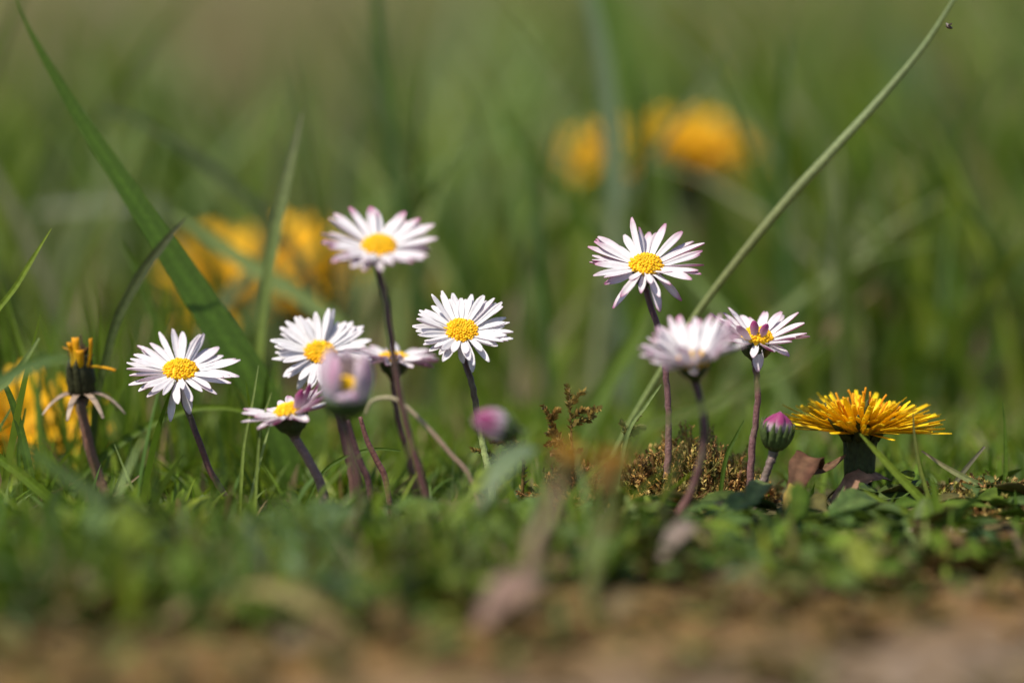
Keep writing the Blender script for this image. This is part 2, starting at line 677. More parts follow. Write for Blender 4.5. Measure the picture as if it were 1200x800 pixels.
def low_leaves():
    mb = MB()
    n = 0
    while n < 520:
        y = 0.80 + 0.30 * R.random()
        x = U(-1, 1) * (0.14 * y + 0.03)
        if y < edge(x) - 0.03 * R.random() ** 2:
            continue
        pxx = pix_x(x, y)
        hh = U(0.0, 1.0) ** 1.6 * 0.012 if y < 0.98 else U(0, 0.006)
        if pxx > 650 and y < 0.95:
            hh *= 0.45
        g = gh(x, y)
        L = U(0.004, 0.011)
        if y < 0.945 and pxx < 700 and R.random() < 0.6:
            hh = U(0.0, 1.0) ** 1.6 * 0.018
        if pix_y(y, g + hh + L * 0.5) < (585 if pxx > 700 else 580):
            continue
        n += 1
        r = R.random()
        c = GREEN if r < 0.4 else GREEN_LT if r < 0.6 else GREEN_BL if r < 0.82 else GREEN_DK
        if pxx < 420 and R.random() < 0.5:
            c = mixc(c, (0.075, 0.125, 0.075), 0.6)
        c = jit(c, 0.25)
        c = (c[0] * .8, c[1] * .8, c[2] * .8)
        if R.random() < 0.05:
            c = jit((0.2, 0.14, 0.08), 0.2)
        base = Vector((x, y, g + hh))
        mb_kind = 'round' if R.random() < 0.2 else 'spoon' if R.random() < 0.5 else 'lance'
        add_leaf(mb, leaf_M(base, U(0, math.tau), U(-0.2, 1.2), U(-0.9, 0.9)), L, L * U(0.13, 0.36), c, U(-0.1, 0.6), mb_kind, nl=5)
    for k in range(330):                       # broader leaves lying flat at the right
        x = U(0.012, 0.15)
        y = edge(x) + U(-0.005, 0.09)
        if y > 1.03:
            continue
        L = U(0.007, 0.014)
        base = Vector((x, y, gh(x, y) + U(0.0004, 0.004)))
        c = jit(R.choice([GREEN_DK, GREEN, (0.075, 0.13, 0.022), (0.06, 0.10, 0.02), (0.11, 0.10, 0.03)]), .2)
        add_leaf(mb, leaf_M(base, U(0, math.tau), U(-0.05, 0.45), U(-0.5, 0.5)), L, L * U(0.14, 0.3), c, U(0, 0.5), R.choice(['spoon', 'spoon', 'lance']), nl=6)
    o = mb.build('low_leaves', M_LEAF)
    tag(o, 'mat of small green leaves covering the turf in front of the flowers', 'ground cover', kind='stuff')
    # litter on the bare ground in front
    mb = MB()
    for k in range(560):
        y = U(0.68, 0.97)
        x = U(-1, 1) * 0.17
        if y > edge(x) + 0.05:
            continue
        g = gh(x, y)
        L = U(0.002, 0.008)
        c = jit(R.choice([BROWN, (0.17, 0.115, 0.06), (0.16, 0.125, 0.05), (0.12, 0.07, 0.025), (0.14, 0.10, 0.075), (0.10, 0.095, 0.022), (0.08, 0.09, 0.02)]), 0.25)
        add_leaf(mb, leaf_M(Vector((x, y, g + U(0.0003, 0.003))), U(0, math.tau), U(-0.1, 0.45), U(-0.6, 0.6)), L, L * U(0.1, 0.4), c, U(-0.3, 0.5), 'lance', nl=4)
    o = mb.build('plant_litter', M_DRY)
    tag(o, 'brown plant litter strewn on the bare ground in front', 'litter', kind='stuff')
    # sprouts among the litter
    mb = MB()
    for k in range(680):
        y = U(0.75, 0.97)
        x = U(-1, 1) * 0.15
        if y > edge(x) + 0.02 or R.random() < (edge(x) - y) * 7 + noise.noise(Vector((x * 30, y * 30, 4))):
            continue
        base = Vector((x, y, gh(x, y)))
        for q in range(4):
            L = U(0.004, 0.009)
            add_leaf(mb, leaf_M(base, U(0, math.tau), U(0.2, 1.2), U(-0.5, 0.5)), L, L * 0.25, jit(R.choice([(0.11, 0.095, 0.022), (0.15, 0.085, 0.03), (0.12, 0.075, 0.022), (0.09, 0.115, 0.02), (0.17, 0.12, 0.05)]), 0.25), 0.2, 'spoon', nl=4)
    o = mb.build('sprouts', M_LEAF)
    tag(o, 'sparse olive and rusty sprouts on the brown ground in front', 'ground cover', kind='stuff')


low_leaves()


# ------------------------------------------------------------------ daisies
def frame(n, pos):
    """matrix with local z along n"""
    n = Vector(n).normalized()
    x = Vector((0, 1, 0)).cross(n)
    if x.length < 1e-4:
        x = Vector((1, 0, 0))
    x.normalize()
    y = n.cross(x)
    return Matrix(((x.x, y.x, n.x, pos.x), (x.y, y.y, n.y, pos.y), (x.z, y.z, n.z, pos.z), (0, 0, 0, 1)))


def head_normal(phi, lat):
    """phi: degrees the face looks up from level towards the lens (90 = straight up); lat: lean to the right"""
    p, l = math.radians(phi), math.radians(lat)
    return Vector((math.sin(l), -math.cos(p) * math.cos(l), math.sin(p) * math.cos(l)))


def stem_base(pts, z):
    """extends a pixel path down to the ground and gives the foot"""
    a, b = P(*pts[-2]), P(*pts[-1])
    g = gh(b.x, b.y)
    d = (b - a)
    k = 0 if d.z > -1e-5 else min(1.2, max(0, (b.z - g) / -d.z))
    foot = Vector((b.x + d.x * k * 0.7, b.y + d.y * k * 0.7, 0))
    foot.z = gh(foot.x, foot.y) - 0.002
    return foot


def petal_colours(tip, under, edge_t):
    def top(u, v):
        t = max(0, (u - 0.72) / 0.28) ** 1.3 * tip + edge_t * abs(v) ** 2 * max(0, u - 0.3)
        return mixc(WHITE, PINK, t)

    def bot(u, v):
        t = under * (0.35 + 0.65 * min(1, max(0, (u - 0.15) / 0.7)))
        return mixc(mixc(WHITE, MAGENTA, t), MAGENTA, max(0, (u - 0.8) / 0.2) * under * 0.7)
    return top, bot


def stem_part(t, foot, pts, cols, r0=0.00075, r1=0.00095, flare=True):
    mb = MB()
    path = smooth_path(pts + [foot], 7)
    # slight natural kinks
    for i in range(2, len(path) - 1):
        path[i] = path[i] + Vector((U(-1, 1), U(-1, 1), 0)) * 0.00012
    mb.tube([p - foot for p in path], [r0 * (1.35 if flare else 1), r0, r0, r0, r1, r1], cols, 9)
    for i, p in enumerate(mb.v):
        q = noise.noise(Vector(p) * 260)
        mb.c[i] = mixc(jit(mb.c[i], .06), (0.14, 0.15, 0.06), max(0, q) * .55)
    if flare:
        for k in range(260):
            i = R.randrange(len(path) - 1)
            p = path[i].lerp(path[i + 1], R.random()) - foot
            tt = (path[i + 1] - path[i]).normalized()
            d = Vector((U(-1, 1), U(-1, 1), U(-1, 1)))
            d = (d - tt * d.dot(tt)).normalized()
            w = tt.cross(d) * 0.00003
            q = p + d * (r0 + U(0.0003, 0.0007)) + tt * U(-0.0002, 0.0003)
            h = (0.30, 0.26, 0.22)
            ia, ib, ic = mb.add(p + d * r0 * .9 - w, h), mb.add(p + d * r0 * .9 + w, h), mb.add(q, h)
            mb.f.append((ia, ib, ic))
    mb.build('stem', M_STEM, t)


def hairs(mb, path, r, c, n, L=0.0006):
    pass


def daisy(label, head, z, stem, phi, lat, Rr=0.011, rd=0.0033, npet=44, elev=12, spread=9, near_e=None, tip=0.35, under=0.5,
          edge_t=0.15, stemcols=None, cal=1.0, wid=0.00105, curl=0.0, zs=None, dome=0.42, gap=0.0, special=(), seed=1, stem_r=0.00066):
    """one daisy: stem, calyx, yellow disc and every petal"""
    R.seed(seed)
    n = head_normal(phi, lat)
    pos = P(head[0], head[1], z)
    pts_px = [(p[0], p[1], zs if zs else z) for p in stem]
    foot = stem_base(pts_px, z)
    t = thing('daisy', foot, label, 'daisy', 'daisies in bloom')
    F = frame(n, pos - foot)
    # calyx
    mb = MB()
    rc = rd * 0.98 * cal
    hc = 0.0036 * cal
    mb.lathe(F, [(stem_r * 1.1, -hc - 0.0008), (rc * 0.45, -hc), (rc * 0.8, -hc * 0.72), (rc * 0.98, -hc * 0.35), (rc * 1.0, -0.0006), (rc * 0.9, -0.0002)], [mixc(CALYX, STEM_P, .5), CALYX, jit(CALYX, .2), (0.05, 0.075, 0.02)], 16, 0.03)
    for k in range(13):
        a = k / 13 * math.tau + U(-0.08, 0.08)
        m = F @ Matrix.Rotation(a, 4, 'Z') @ Matrix.Translation((rc * 0.62, 0, -hc * 0.85)) @ Matrix.Rotation(-math.radians(U(62, 72)), 4, 'Y')
        w = 0.0008 * cal
        mb.strip(m, 0.0038, lambda u: w * max(0.1, math.sin(math.pi * min(0.96, 0.25 + 0.72 * u)) ** 0.8), lambda u: (0.0037 * cal * u, -0.0007 * u * (1 - u) * 2),
                 lambda u, v: (0.05, 0.08, 0.022), thick=0.0002, nl=5, undercol=lambda u, v: mixc((0.04, 0.066, 0.018), (0.055, 0.05, 0.03), u))
    mb.build('calyx', M_CALYX, t)
    # stem from beneath the calyx down through the seen points
    neck = pos - n * (hc + 0.0004)
    pw = [P(*p) for p in pts_px]
    if (pw[0] - neck).length < 0.0045 and len(pw) > 2:
        pw = pw[1:]
    d_ = (pw[0] - neck).normalized()
    neck2 = neck + (d_ - n).normalized() * 0.0014
    sp = [neck, neck2] + pw
    stem_part(t, foot, sp, stemcols or [STEM_P, STEM_P, STEM_P, jit(STEM_R, .1), STEM_R, STEM_R], stem_r, stem_r * 1.15)
    # disc of florets
    mb = MB()
    hd = rd * dome
    ripe = R.random()
    mb.lathe(F, [(rd * 0.97, -0.0003), (rd * 0.93, hd * 0.30), (rd * 0.76, hd * 0.62), (rd * 0.5, hd * 0.82), (rd * 0.22, hd * 0.9), (rd * 0.02, hd * 0.88)], [YEL, YEL, (0.66, 0.36, 0.01)], 18)
    N_ = 150
    for k in range(N_):
        q = math.sqrt((k + 0.5) / N_)
        a = k * 2.39996 + U(-.12, .12)
        q = max(0.02, min(1, q + U(-.025, .025)))
        hh = hd * (0.9 - 0.75 * q ** 2.6)
        rb = 0.00027 * lerp(0.75, 1.12, q) * U(0.85, 1.15)
        m = F @ Matrix.Translation((rd * 0.95 * q * math.cos(a), rd * 0.95 * q * math.sin(a), hh)) @ Matrix.Rotation(a, 4, 'Z') @ Matrix.Rotation(q * 0.9, 4, 'Y')
        c = jit(mixc((0.80, 0.56, 0.02), (0.88, 0.47, 0.010), q + U(-0.2, 0.2)), 0.16)
        if q < 0.45 - 0.3 * ripe:
            rb *= 0.8
            c = jit((0.70, 0.52, 0.03), 0.12)
        elif R.random() < 0.4:
            rb *= 1.22
        mb.lathe(m, [(rb * 0.8, -rb), (rb, rb * 0.6), (rb * 0.75, rb * 1.5), (rb * 0.2, rb * 1.9)], c, 6)
    mb.build('disc', M_DISC, t)
    # petals, each one
    for k in range(npet):
        a = (k + U(-0.32, 0.32)) / npet * math.tau
        if gap and R.random() < gap:
            continue
        # local angle -90 deg looks towards the lens and down
        near = max(0, -math.sin(a))
        e = elev + R.gauss(0, spread * 0.6)
        if near_e is not None:
            e = lerp(e, near_e + R.gauss(0, spread * 0.45), near ** 1.2)
        layer = k % 2
        if layer:
            e -= 5
        L = (Rr - rd * 0.55) * U(0.80, 1.05)
        w = wid * U(0.82, 1.12)
        cu = curl + U(-0.12, 0.12)
        tp, bt = petal_colours(tip * U(0.2, 1.6), min(1, under * U(0.6, 1.3)), edge_t * U(0, 2))
        for (sa, se, sl, scu, sw) in special:
            if abs((math.degrees(a) - sa + 180) % 360 - 180) < 180 / npet * 1.02:
                if se > 40:
                    tp, bt = petal_colours(0.8, 1.0, 0.3)
                e, L, cu, w = se, (Rr - rd * 0.7) * sl, scu, w * sw
        M = F @ Matrix.Rotation(a, 4, 'Z') @ Matrix.Translation((rd * 0.62, 0, 0.0002 - 0.0003 * layer)) @ Matrix.Rotation(-math.radians(e), 4, 'Y') @ Matrix.Rotation(R.gauss(0, 0.3), 4, 'X')
        side = U(-0.09, 0.09)
        M = M @ Matrix.Rotation(side, 4, 'Z')
        mb = MB()
        bl = U(0.5, 0.65)
        tp0 = U(0.58, 0.74)
        pr = lambda u: w * (0.42 + 0.58 * min(1, u / bl) ** 0.9) * (1.0 if u < tp0 else max(0.16, 1 - ((u - tp0) / (1 - tp0)) ** 2.2) ** 0.75)

        def zf(u):
            th = cu * u * 1.0
            return (L * u * (1 - abs(cu) * 0.18 * u), L * math.sin(th) * u * 0.55)
        mb.strip(M, L, pr, zf, tp, thick=0.00009, nl=10, cup=U(0.2, 0.8), undercol=bt, sway=L * R.gauss(0, 0.06), groove=0.14)
        mb.build('petal', M_PETAL, t)
    return t


DK = [STEM_P] * 3 + [STEM_R]
daisy('tallest daisy on the left, slightly blurred white head on a long dark bare stem', (444, 291), 0.962,
      [(447, 322), (453, 360), (463, 430), (478, 505), (500, 585)], 60, 2, Rr=0.0115, rd=0.0035, elev=15, near_e=20, tip=0.75, under=0.6, npet=46, wid=0.00098, seed=11, dome=0.62,
      stemcols=[STEM_P, STEM_P, STEM_P, mixc(STEM_P, STEM_R, .5), STEM_R])
daisy('sharp white daisy above the small pink bud, its stem dark above and pale green below', (541, 389), 1.0,
      [(548, 416), (553, 450), (561, 495), (568, 530), (574, 560)], 54, 3, Rr=0.0104, rd=0.0034, elev=14, near_e=12, dome=0.5, tip=0.06, under=0.3, npet=52, wid=0.00080, seed=12,
      stemcols=[STEM_P, STEM_P, (0.09, 0.06, 0.035), (0.30, 0.36, 0.12), (0.36, 0.42, 0.16), (0.36, 0.42, 0.16)], edge_t=0.05,
      special=((-128, -38, 0.95, -0.3, 1), (-90, -15, 0.7, -0.5, 1.1), (-62, -22, 0.95, -0.3, 1)))
daisy('white daisy directly behind the closed pinkish flower', (375, 414), 1.018,
      [(384, 446), (394, 480), (404, 520), (412, 560)], 51, 5, Rr=0.0108, rd=0.0033, elev=14, near_e=8, tip=0.05, under=0.3, npet=50, wid=0.00086, seed=13, edge_t=0.05,
      special=((-115, -30, 0.9, -0.2, 1), (-80, -30, 1.0, -0.2, 1)))
daisy('white daisy leaning at the far left beside the withered yellow flower', (211, 436), 1.004,
      [(218, 470), (229, 505), (246, 550), (268, 590)], 63, 1, Rr=0.0122, rd=0.0036, elev=9, near_e=12, dome=0.62, tip=0.16, under=0.5, npet=50, wid=0.00082, seed=14, spread=12,
      special=((-108, -48, 0.95, -0.1, 1.1), (-70, -35, 0.85, -0.3, 1.1)))
daisy('small daisy seen edge on, half hidden behind the long dark stem', (462, 421), 1.03,
      [(459, 448), (466, 490), (480, 540)], 91, 4, Rr=0.0098, elev=13, near_e=4, tip=0.45, under=0.7, npet=40, wid=0.00085, cal=0.95, seed=15, spread=8)
daisy('low purple tinged daisy tipped over sideways left of the closed pinkish flower', (340, 486), 0.985,
      [(352, 515), (362, 540), (376, 568)], 90, -12, Rr=0.0104, elev=20, near_e=2, tip=0.45, under=0.95, npet=36, cal=1.05, seed=16, spread=14, wid=0.0009,
      stemcols=[(0.16, 0.11, 0.09), (0.2, 0.12, 0.11), (0.2, 0.12, 0.11), (0.2, 0.11, 0.1)], dome=0.75,
      special=((-48, 58, 0.72, 0.2, 1.0), (-28, 48, 0.85, 0.2, 1.0), (-10, 42, 0.95, 0.1, 1.0)), stem_r=0.0009)
daisy('tall sharp daisy on the right with long spidery petals above the moss', (757, 313), 1.0,
      [(767, 350), (775, 400), (782, 460), (784, 510), (782, 552)], 63, 1, Rr=0.0124, rd=0.0035, elev=15, near_e=12, dome=0.66, tip=0.7, under=0.85, npet=40, wid=0.00082, seed=17, spread=13, edge_t=0.25,
      stemcols=[STEM_P, (0.09, 0.035, 0.045), (0.15, 0.07, 0.07), (0.17, 0.085, 0.075), (0.24, 0.13, 0.10)],
      special=((-125, -30, 1.0, -0.1, 1.1), (-72, -26, 0.95, -0.2, 1.25), (-50, -2, 0.95, -0.1, 1.0)))
daisy('blurred full daisy tilted away in front, overlapping its sharper neighbour', (812, 424), 0.96,
      [(822, 456), (825, 495), (822, 540), (808, 580), (795, 605)], 71, -8, Rr=0.0116, elev=33, near_e=40, tip=0.7, under=0.3, npet=66, cal=0.95, seed=18, spread=16, wid=0.0008,
      stemcols=[STEM_P, STEM_P, STEM_P, STEM_R, (0.16, 0.05, 0.045)], stem_r=0.0008)
daisy('sharp sideways daisy at the right with magenta undersides and upright front petals', (887, 399), 1.002,
      [(889, 428), (888, 460), (885, 500), (881, 528)], 81, 3, Rr=0.0112, elev=25, near_e=8, tip=0.4, under=0.9, npet=34, cal=1.05, seed=19, spread=13, wid=0.0009, dome=0.85,
      stemcols=[(0.08, 0.05, 0.04), STEM_R, (0.17, 0.08, 0.085), (0.19, 0.09, 0.09)],
      special=((-110, 72, 0.55, 0.25, 1.1), (-86, -58, 0.72, -0.1, 1.2), (-66, 68, 0.5, 0.2, 1.1), (-40, -12, 0.8, 0, 1.2), (-130, 28, 0.8, 0.3, 1.3)))


def closed_daisy(label, pos_px, z, stem, n, Lp, rr, npet, tint, cal_len, seed, mouth=0.85, green=CALYX, tipw=0.2, stemcols=None, zs=None, gap_w=0):
    """a shut or half shut daisy: petals stand up together out of the calyx"""
    R.seed(seed)
    n = Vector(n).normalized()
    pos = P(pos_px[0], pos_px[1], z)
    pts_px = [(p[0], p[1], zs or z) for p in stem]
    foot = stem_base(pts_px, z)
    t = thing('closed_daisy', foot, label, 'daisy', 'closed daisies and buds')
    F = frame(n, pos - foot)
    mb = MB()
    rc = rr * 0.96
    mb.lathe(F, [(0.0009, -cal_len * 0.62), (rc * 0.55, -cal_len * 0.52), (rc * 0.9, -cal_len * 0.25), (rc, 0), (rc * 0.98, cal_len * 0.12), (rc * 0.8, cal_len * 0.2)], [green, green, mixc(green, GREEN, .3)], 16, 0.03)
    for k in range(13):
        a = k / 13 * math.tau + U(-0.08, 0.08)
        m = F @ Matrix.Rotation(a, 4, 'Z') @ Matrix.Translation((rc * 0.6, 0, -cal_len * 0.5)) @ Matrix.Rotation(-math.radians(58), 4, 'Y')
        Lb = cal_len * U(0.95, 1.12)
        w = rr * 0.27
        mb.strip(m, Lb, lambda u: w * max(0.08, math.sin(math.pi * min(0.97, 0.3 + 0.68 * u)) ** 0.8), lambda u: (Lb * u * (1 - .1 * u), -0.5 * rr * u * (1 - u) + 0.55 * rr * u * u),
                 lambda u, v: mixc(green, (0.06, 0.09, 0.025), .5), thick=0.0002, nl=6, cup=0.25,
                 undercol=lambda u, v: mixc(mixc(green, (0.07, 0.10, 0.03), .4 + .4 * (1 - abs(v))), (0.08, 0.06, 0.035), max(0, u - .7)))
    mb.build('calyx', M_CALYX, t)
    mb = MB()
    mb.lathe(F, [(rr * 0.7, 0), (rr * 0.72, cal_len * 0.3), (rr * 0.6, cal_len * (0.75 if gap_w else .35)), (rr * .4, cal_len * (1 if gap_w else .42)), (0.0002, cal_len * (1.1 if gap_w else .45))], YEL, 12, 0.04)
    mb.build('disc', M_DISC, t)
    for k in range(npet):
        a = (k + U(-.25, .25)) / npet * math.tau
        lay = k % 2
        L = Lp * U(0.88, 1.05)
        w = rr * 0.32 * U(0.85, 1.15)
        b0 = rr * (0.86 - 0.14 * lay)
        if gap_w and abs((math.degrees(a) + 84 + 180) % 360 - 180) < gap_w:
            L *= 0.3
        M = F @ Matrix.Rotation(a, 4, 'Z') @ Matrix.Translation((b0, 0, cal_len * 0.05)) @ Matrix.Rotation(-math.pi / 2 + U(-.05, .05), 4, 'Y')
        bulge, close = rr * 0.22 * U(0.6, 1.3), rr * (1 - mouth) * U(0.7, 1.3)
        mb = MB()
        # local x up along the axis, +z inwards
        pr = lambda u: w * (0.75 + 0.3 * math.sin(math.pi * u)) * (1 if u < 0.75 else math.sqrt(max(0.03, 1 - ((u - 0.75) / 0.25) ** 2 * 0.95)))
        zf = lambda u: (L * u, -bulge * math.sin(math.pi * u) + close * u * u)
        mk = tint * U(0.7, 1.25)
        cu = lambda u, v: mixc(WHITE, MAGENTA if tint > 0.8 else PINK, mk * (0.25 + 0.75 * max(0, min(1, (u - tipw) / 0.6))) * (1 - 0.35 * v * v))
        ct = lambda u, v: mixc(WHITE, PINK, 0.3 * mk * u)
        mb.strip(M, L, pr, zf, ct, thick=0.00012, nl=8, cup=0.35, undercol=cu)
        mb.build('petal', M_PETAL, t)
    neck = pos - n * cal_len * 0.6
    neck2 = pos - n * (cal_len * 0.6 + 0.002)
    stem_part(t, foot, [neck, neck2] + [P(*p) for p in pts_px], stemcols or DK, 0.0008, 0.00095)
    return t


closed_daisy('blurred half closed pinkish daisy standing in front of a white one', (404, 470), 0.945,
             [(405, 500), (411, 530), (418, 560)], (0.05, -0.12, 1), 0.0094, 0.0046, 24, 0.62, 0.0046, 31, mouth=1.02, tipw=0.0, gap_w=25)
closed_daisy('small blurred pink bud pointing left below the sharp white daisy', (590, 501), 0.93,
             [(612, 520), (632, 560), (640, 600)], (-1, -0.45, 0.34), 0.0062, 0.0029, 16, 1.15, 0.0040, 32, mouth=0.35, tipw=0.1,
             stemcols=[CALYX, GREEN, GREEN, GREEN])
closed_daisy('green bud with a pink and white tip left of the dandelion', (910, 508), 0.992,
             [(903, 540), (897, 558), (890, 575)], (0.16, -0.1, 1), 0.0042, 0.0029, 16, 2.0, 0.0060, 33, mouth=0.25, green=(0.055, 0.085, 0.020), tipw=0.30,
             stemcols=[(0.15, 0.12, 0.09), (0.17, 0.11, 0.10), (0.17, 0.11, 0.10)])


# ------------------------------------------------------------------ dandelions
def floret_mesh(L, w, col_base, col_tip, bend, seed):
    R.seed(seed)
    mb = MB()
    pr = lambda u: w * (0.5 + 0.5 * min(1, u * 2)) * (1 if u < 0.97 else 0.7)
    zf = lambda u: (L * u, L * bend * u * u)
    mb.strip(Matrix.Identity(4), L, pr, zf, lambda u, v: jit(mixc(col_base, col_tip, u), 0.05), thick=0.00007, nl=7, cup=0.18,
             undercol=lambda u, v: mixc(col_base, (0.55, 0.30, 0.02), 0.3))
    o = mb.build('floret', M_YELLOW)
    me = o.data
    bpy.data.objects.remove(o)
    return me


FLORETS = [floret_mesh(L, w, (0.86, 0.54, 0.008), (0.90, 0.66, 0.014), b, 50 + i) for i, (L, w, b) in enumerate(
    [(0.0145, 0.00074, 0.05), (0.0135, 0.0007, 0.12), (0.0140, 0.00078, 0.0), (0.0125, 0.0007, -0.1), (0.0150, 0.00068, 0.12), (0.0130, 0.0008, 0.04)])]
BACK = [floret_mesh(L, 0.0009, (0.80, 0.43, 0.006), (0.84, 0.48, 0.008), b, 90 + i) for i, (L, b) in enumerate([(0.0145, 0.05), (0.0135, 0.12), (0.0125, -0.1), (0.0140, 0.0)])]
INNER = [floret_mesh(L, w, (0.84, 0.46, 0.006), (0.88, 0.55, 0.010), b, 70 + i) for i, (L, w, b) in enumerate(
    [(0.0105, 0.0006, 0.12), (0.0095, 0.00055, -0.1), (0.0110, 0.0005, 0.2)])]


def dandelion(label, head, z, stem, phi, lat, size=1.0, nfl=90, group='dandelions in the grass', seed=1, outer_e=4, near=False, name='dandelion', cal_dark=True, tops=0):
    R.seed(seed)
    n = head_normal(phi, lat)
    pos = P(head[0], head[1], z)
    pts_px = [(p[0], p[1], z) for p in stem]
    foot = stem_base(pts_px, z)
    t = thing(name, foot, label, 'dandelion', group)
    F = frame(n, pos - foot)
    rc, hc = (0.0030 if near else 0.0040) * size, 0.0105 * size
    cg = (0.035, 0.050, 0.014) if cal_dark else (0.06, 0.09, 0.03)
    mb = MB()
    mb.lathe(F, [(0.0016 * size, -hc), (rc * 0.8, -hc * 0.93), (rc * 0.95, -hc * 0.6), (rc * 0.9, -hc * 0.25), (rc * 1.08, 0), (rc * 0.9, 0.0012 * size)], [jit(cg, .1), cg, cg, mixc(cg, GREEN, .2)], 18, 0.03)
    for k in range(16):
        a = (k + U(-.2, .2)) / 16 * math.tau
        m = F @ Matrix.Rotation(a, 4, 'Z') @ Matrix.Translation((rc * 0.9, 0, -hc * 0.8)) @ Matrix.Rotation(-math.radians(88), 4, 'Y')
        Lb = hc * U(1.15, 1.5)
        w = 0.0010 * size
        sp_ = U(0.25, 0.5)
        mb.strip(m, Lb, lambda u: w * max(0.06, math.sin(math.pi * min(0.98, 0.3 + 0.68 * u))), lambda u: (Lb * u * (1 - .1 * u), -Lb * sp_ * max(0, u - .45) ** 1.4),
                 lambda u, v: (0.05, 0.075, 0.022), thick=0.0002, nl=6, cup=0.3, undercol=lambda u, v: jit(mixc(cg, (0.03, 0.035, 0.012), u), .1))
    mb.build('calyx', M_CALYX, t)
    neck = pos - n * hc * 0.97
    stem_part(t, foot, [neck, pos - n * (hc + 0.003)] + [P(*p) for p in pts_px], [(0.14, 0.13, 0.06), STEM_R, (0.15, 0.09, 0.06)], 0.0016 * size, 0.0018 * size)
    for k in range(nfl):
        q = 1 - (k + 0.5) / nfl                 # 1 = outermost
        a = k * 2.39996 + U(-.15, .15)
        if k < nfl * 0.22:
            pass
        e = lerp(outer_e, 40, (1 - q) ** 1.5) + R.gauss(0, 5)
        me = R.choice(FLORETS if near else BACK)
        o = bpy.data.objects.new('floret', me)
        COL.objects.link(o)
        o.parent = t
        s = size * (1.0 if near else 1.0) * U(0.88, 1.06) * lerp(1.0, 0.56, max(0, e - outer_e) / 42)
        o.matrix_local = F @ Matrix.Rotation(a, 4, 'Z') @ Matrix.Translation((rc * 0.72 * q, 0, 0.0008 * size * (1.6 - q))) @ Matrix.Rotation(-math.radians(e), 4, 'Y') @ Matrix.Rotation(U(-.5, .5), 4, 'X') @ Matrix.Scale(s, 4)
    if near:
        for a in (-160, -128, -97, -84, -52, -18, 30, 140):
            mb = MB()
            Lb = U(0.007, 0.0105)
            m = F @ Matrix.Rotation(math.radians(a), 4, 'Z') @ Matrix.Translation((rc * 1.15, 0, -0.0008)) @ Matrix.Rotation(-math.radians(U(22, 68)), 4, 'Y')
            mb.strip(m, Lb, lambda u: 0.0010 * max(0.08, math.sin(math.pi * min(0.97, .25 + .7 * u))), lambda u: (Lb * u, 0.0006 * u * u), lambda u, v: (0.05, 0.055, 0.016), 0.0002, 6, 0.35)
            mb.build('bract', M_CALYX, t)
        for a in (-150, -110, -70, -35, 10, 160):
            mb = MB()
            Lb = U(0.006, 0.009)
            m = F @ Matrix.Rotation(math.radians(a), 4, 'Z') @ Matrix.Translation((rc * 0.7, 0, -hc * 0.94)) @ Matrix.Rotation(math.radians(U(5, 40)), 4, 'Y')
            cc = jit(R.choice([(0.10, 0.09, 0.035), (0.17, 0.12, 0.06), (0.07, 0.08, 0.02)]), .2)
            mb.strip(m, Lb, lambda u: 0.0009 * max(0.08, math.sin(math.pi * min(0.97, .25 + .7 * u))), lambda u: (Lb * u * (1 - .2 * u), -Lb * .45 * u * u), lambda u, v: cc, 0.0002, 6, 0.35)
            mb.build('bract', M_DRY, t)
        # the crowd of inner florets and their thin curled styles
        mb = MB()
        for k in range(40):
            q = math.sqrt(R.random()) * 0.8
            a = U(0, math.tau)
            e = math.radians(lerp(92, 38, q) + R.gauss(0, 6))
            L = U(0.0055, 0.0090) * size * lerp(1.05, 0.9, q)
            d = F.to_3x3() @ Vector((math.cos(a) * math.cos(e), math.sin(a) * math.cos(e), math.sin(e)))
            b = F @ Vector((rc * q * math.cos(a), rc * q * math.sin(a), 0.001))
            side = F.to_3x3() @ Vector((-math.sin(a), math.cos(a), 0))
            pth = smooth_path([b, b + d * L * 0.5, b + d * L * 0.85 + side * L * 0.03, b + d * L + side * L * U(-.05, .14)], 3)
            mb.tube(pth, [0.0003, 0.00026, 0.00022, 0.00024], [(0.8, 0.38, 0.006), (0.80, 0.36, 0.006), (0.72, 0.30, 0.006)], 5)
        for k in range(150):
            q = R.random() ** 0.6
            a = U(0, math.tau)
            e = lerp(42, 5, q) + R.gauss(0, 5)
            L = lerp(0.0085, 0.0150, q) * U(0.85, 1.08) * size
            w = U(0.0004, 0.0006)
            bd = U(-0.04, 0.12)
            m = F @ Matrix.Rotation(a, 4, 'Z') @ Matrix.Translation((rc * 0.75 * q, 0, 0.001)) @ Matrix.Rotation(-math.radians(e), 4, 'Y') @ Matrix.Rotation(U(-.6, .6), 4, 'X')
            cc = jit((0.88, 0.58, 0.012), 0.08)
            mb.strip(m, L, lambda u: w * (0.5 + 0.5 * min(1, u * 2)) * (1 if u < 0.97 else 0.7), lambda u: (L * u, L * bd * u * u), lambda u, v: cc, 0.00007, 5, 0.2)
        o = mb.build('inner_florets', M_YELLOW, t)
        o['kind'] = 'stuff'
    return t


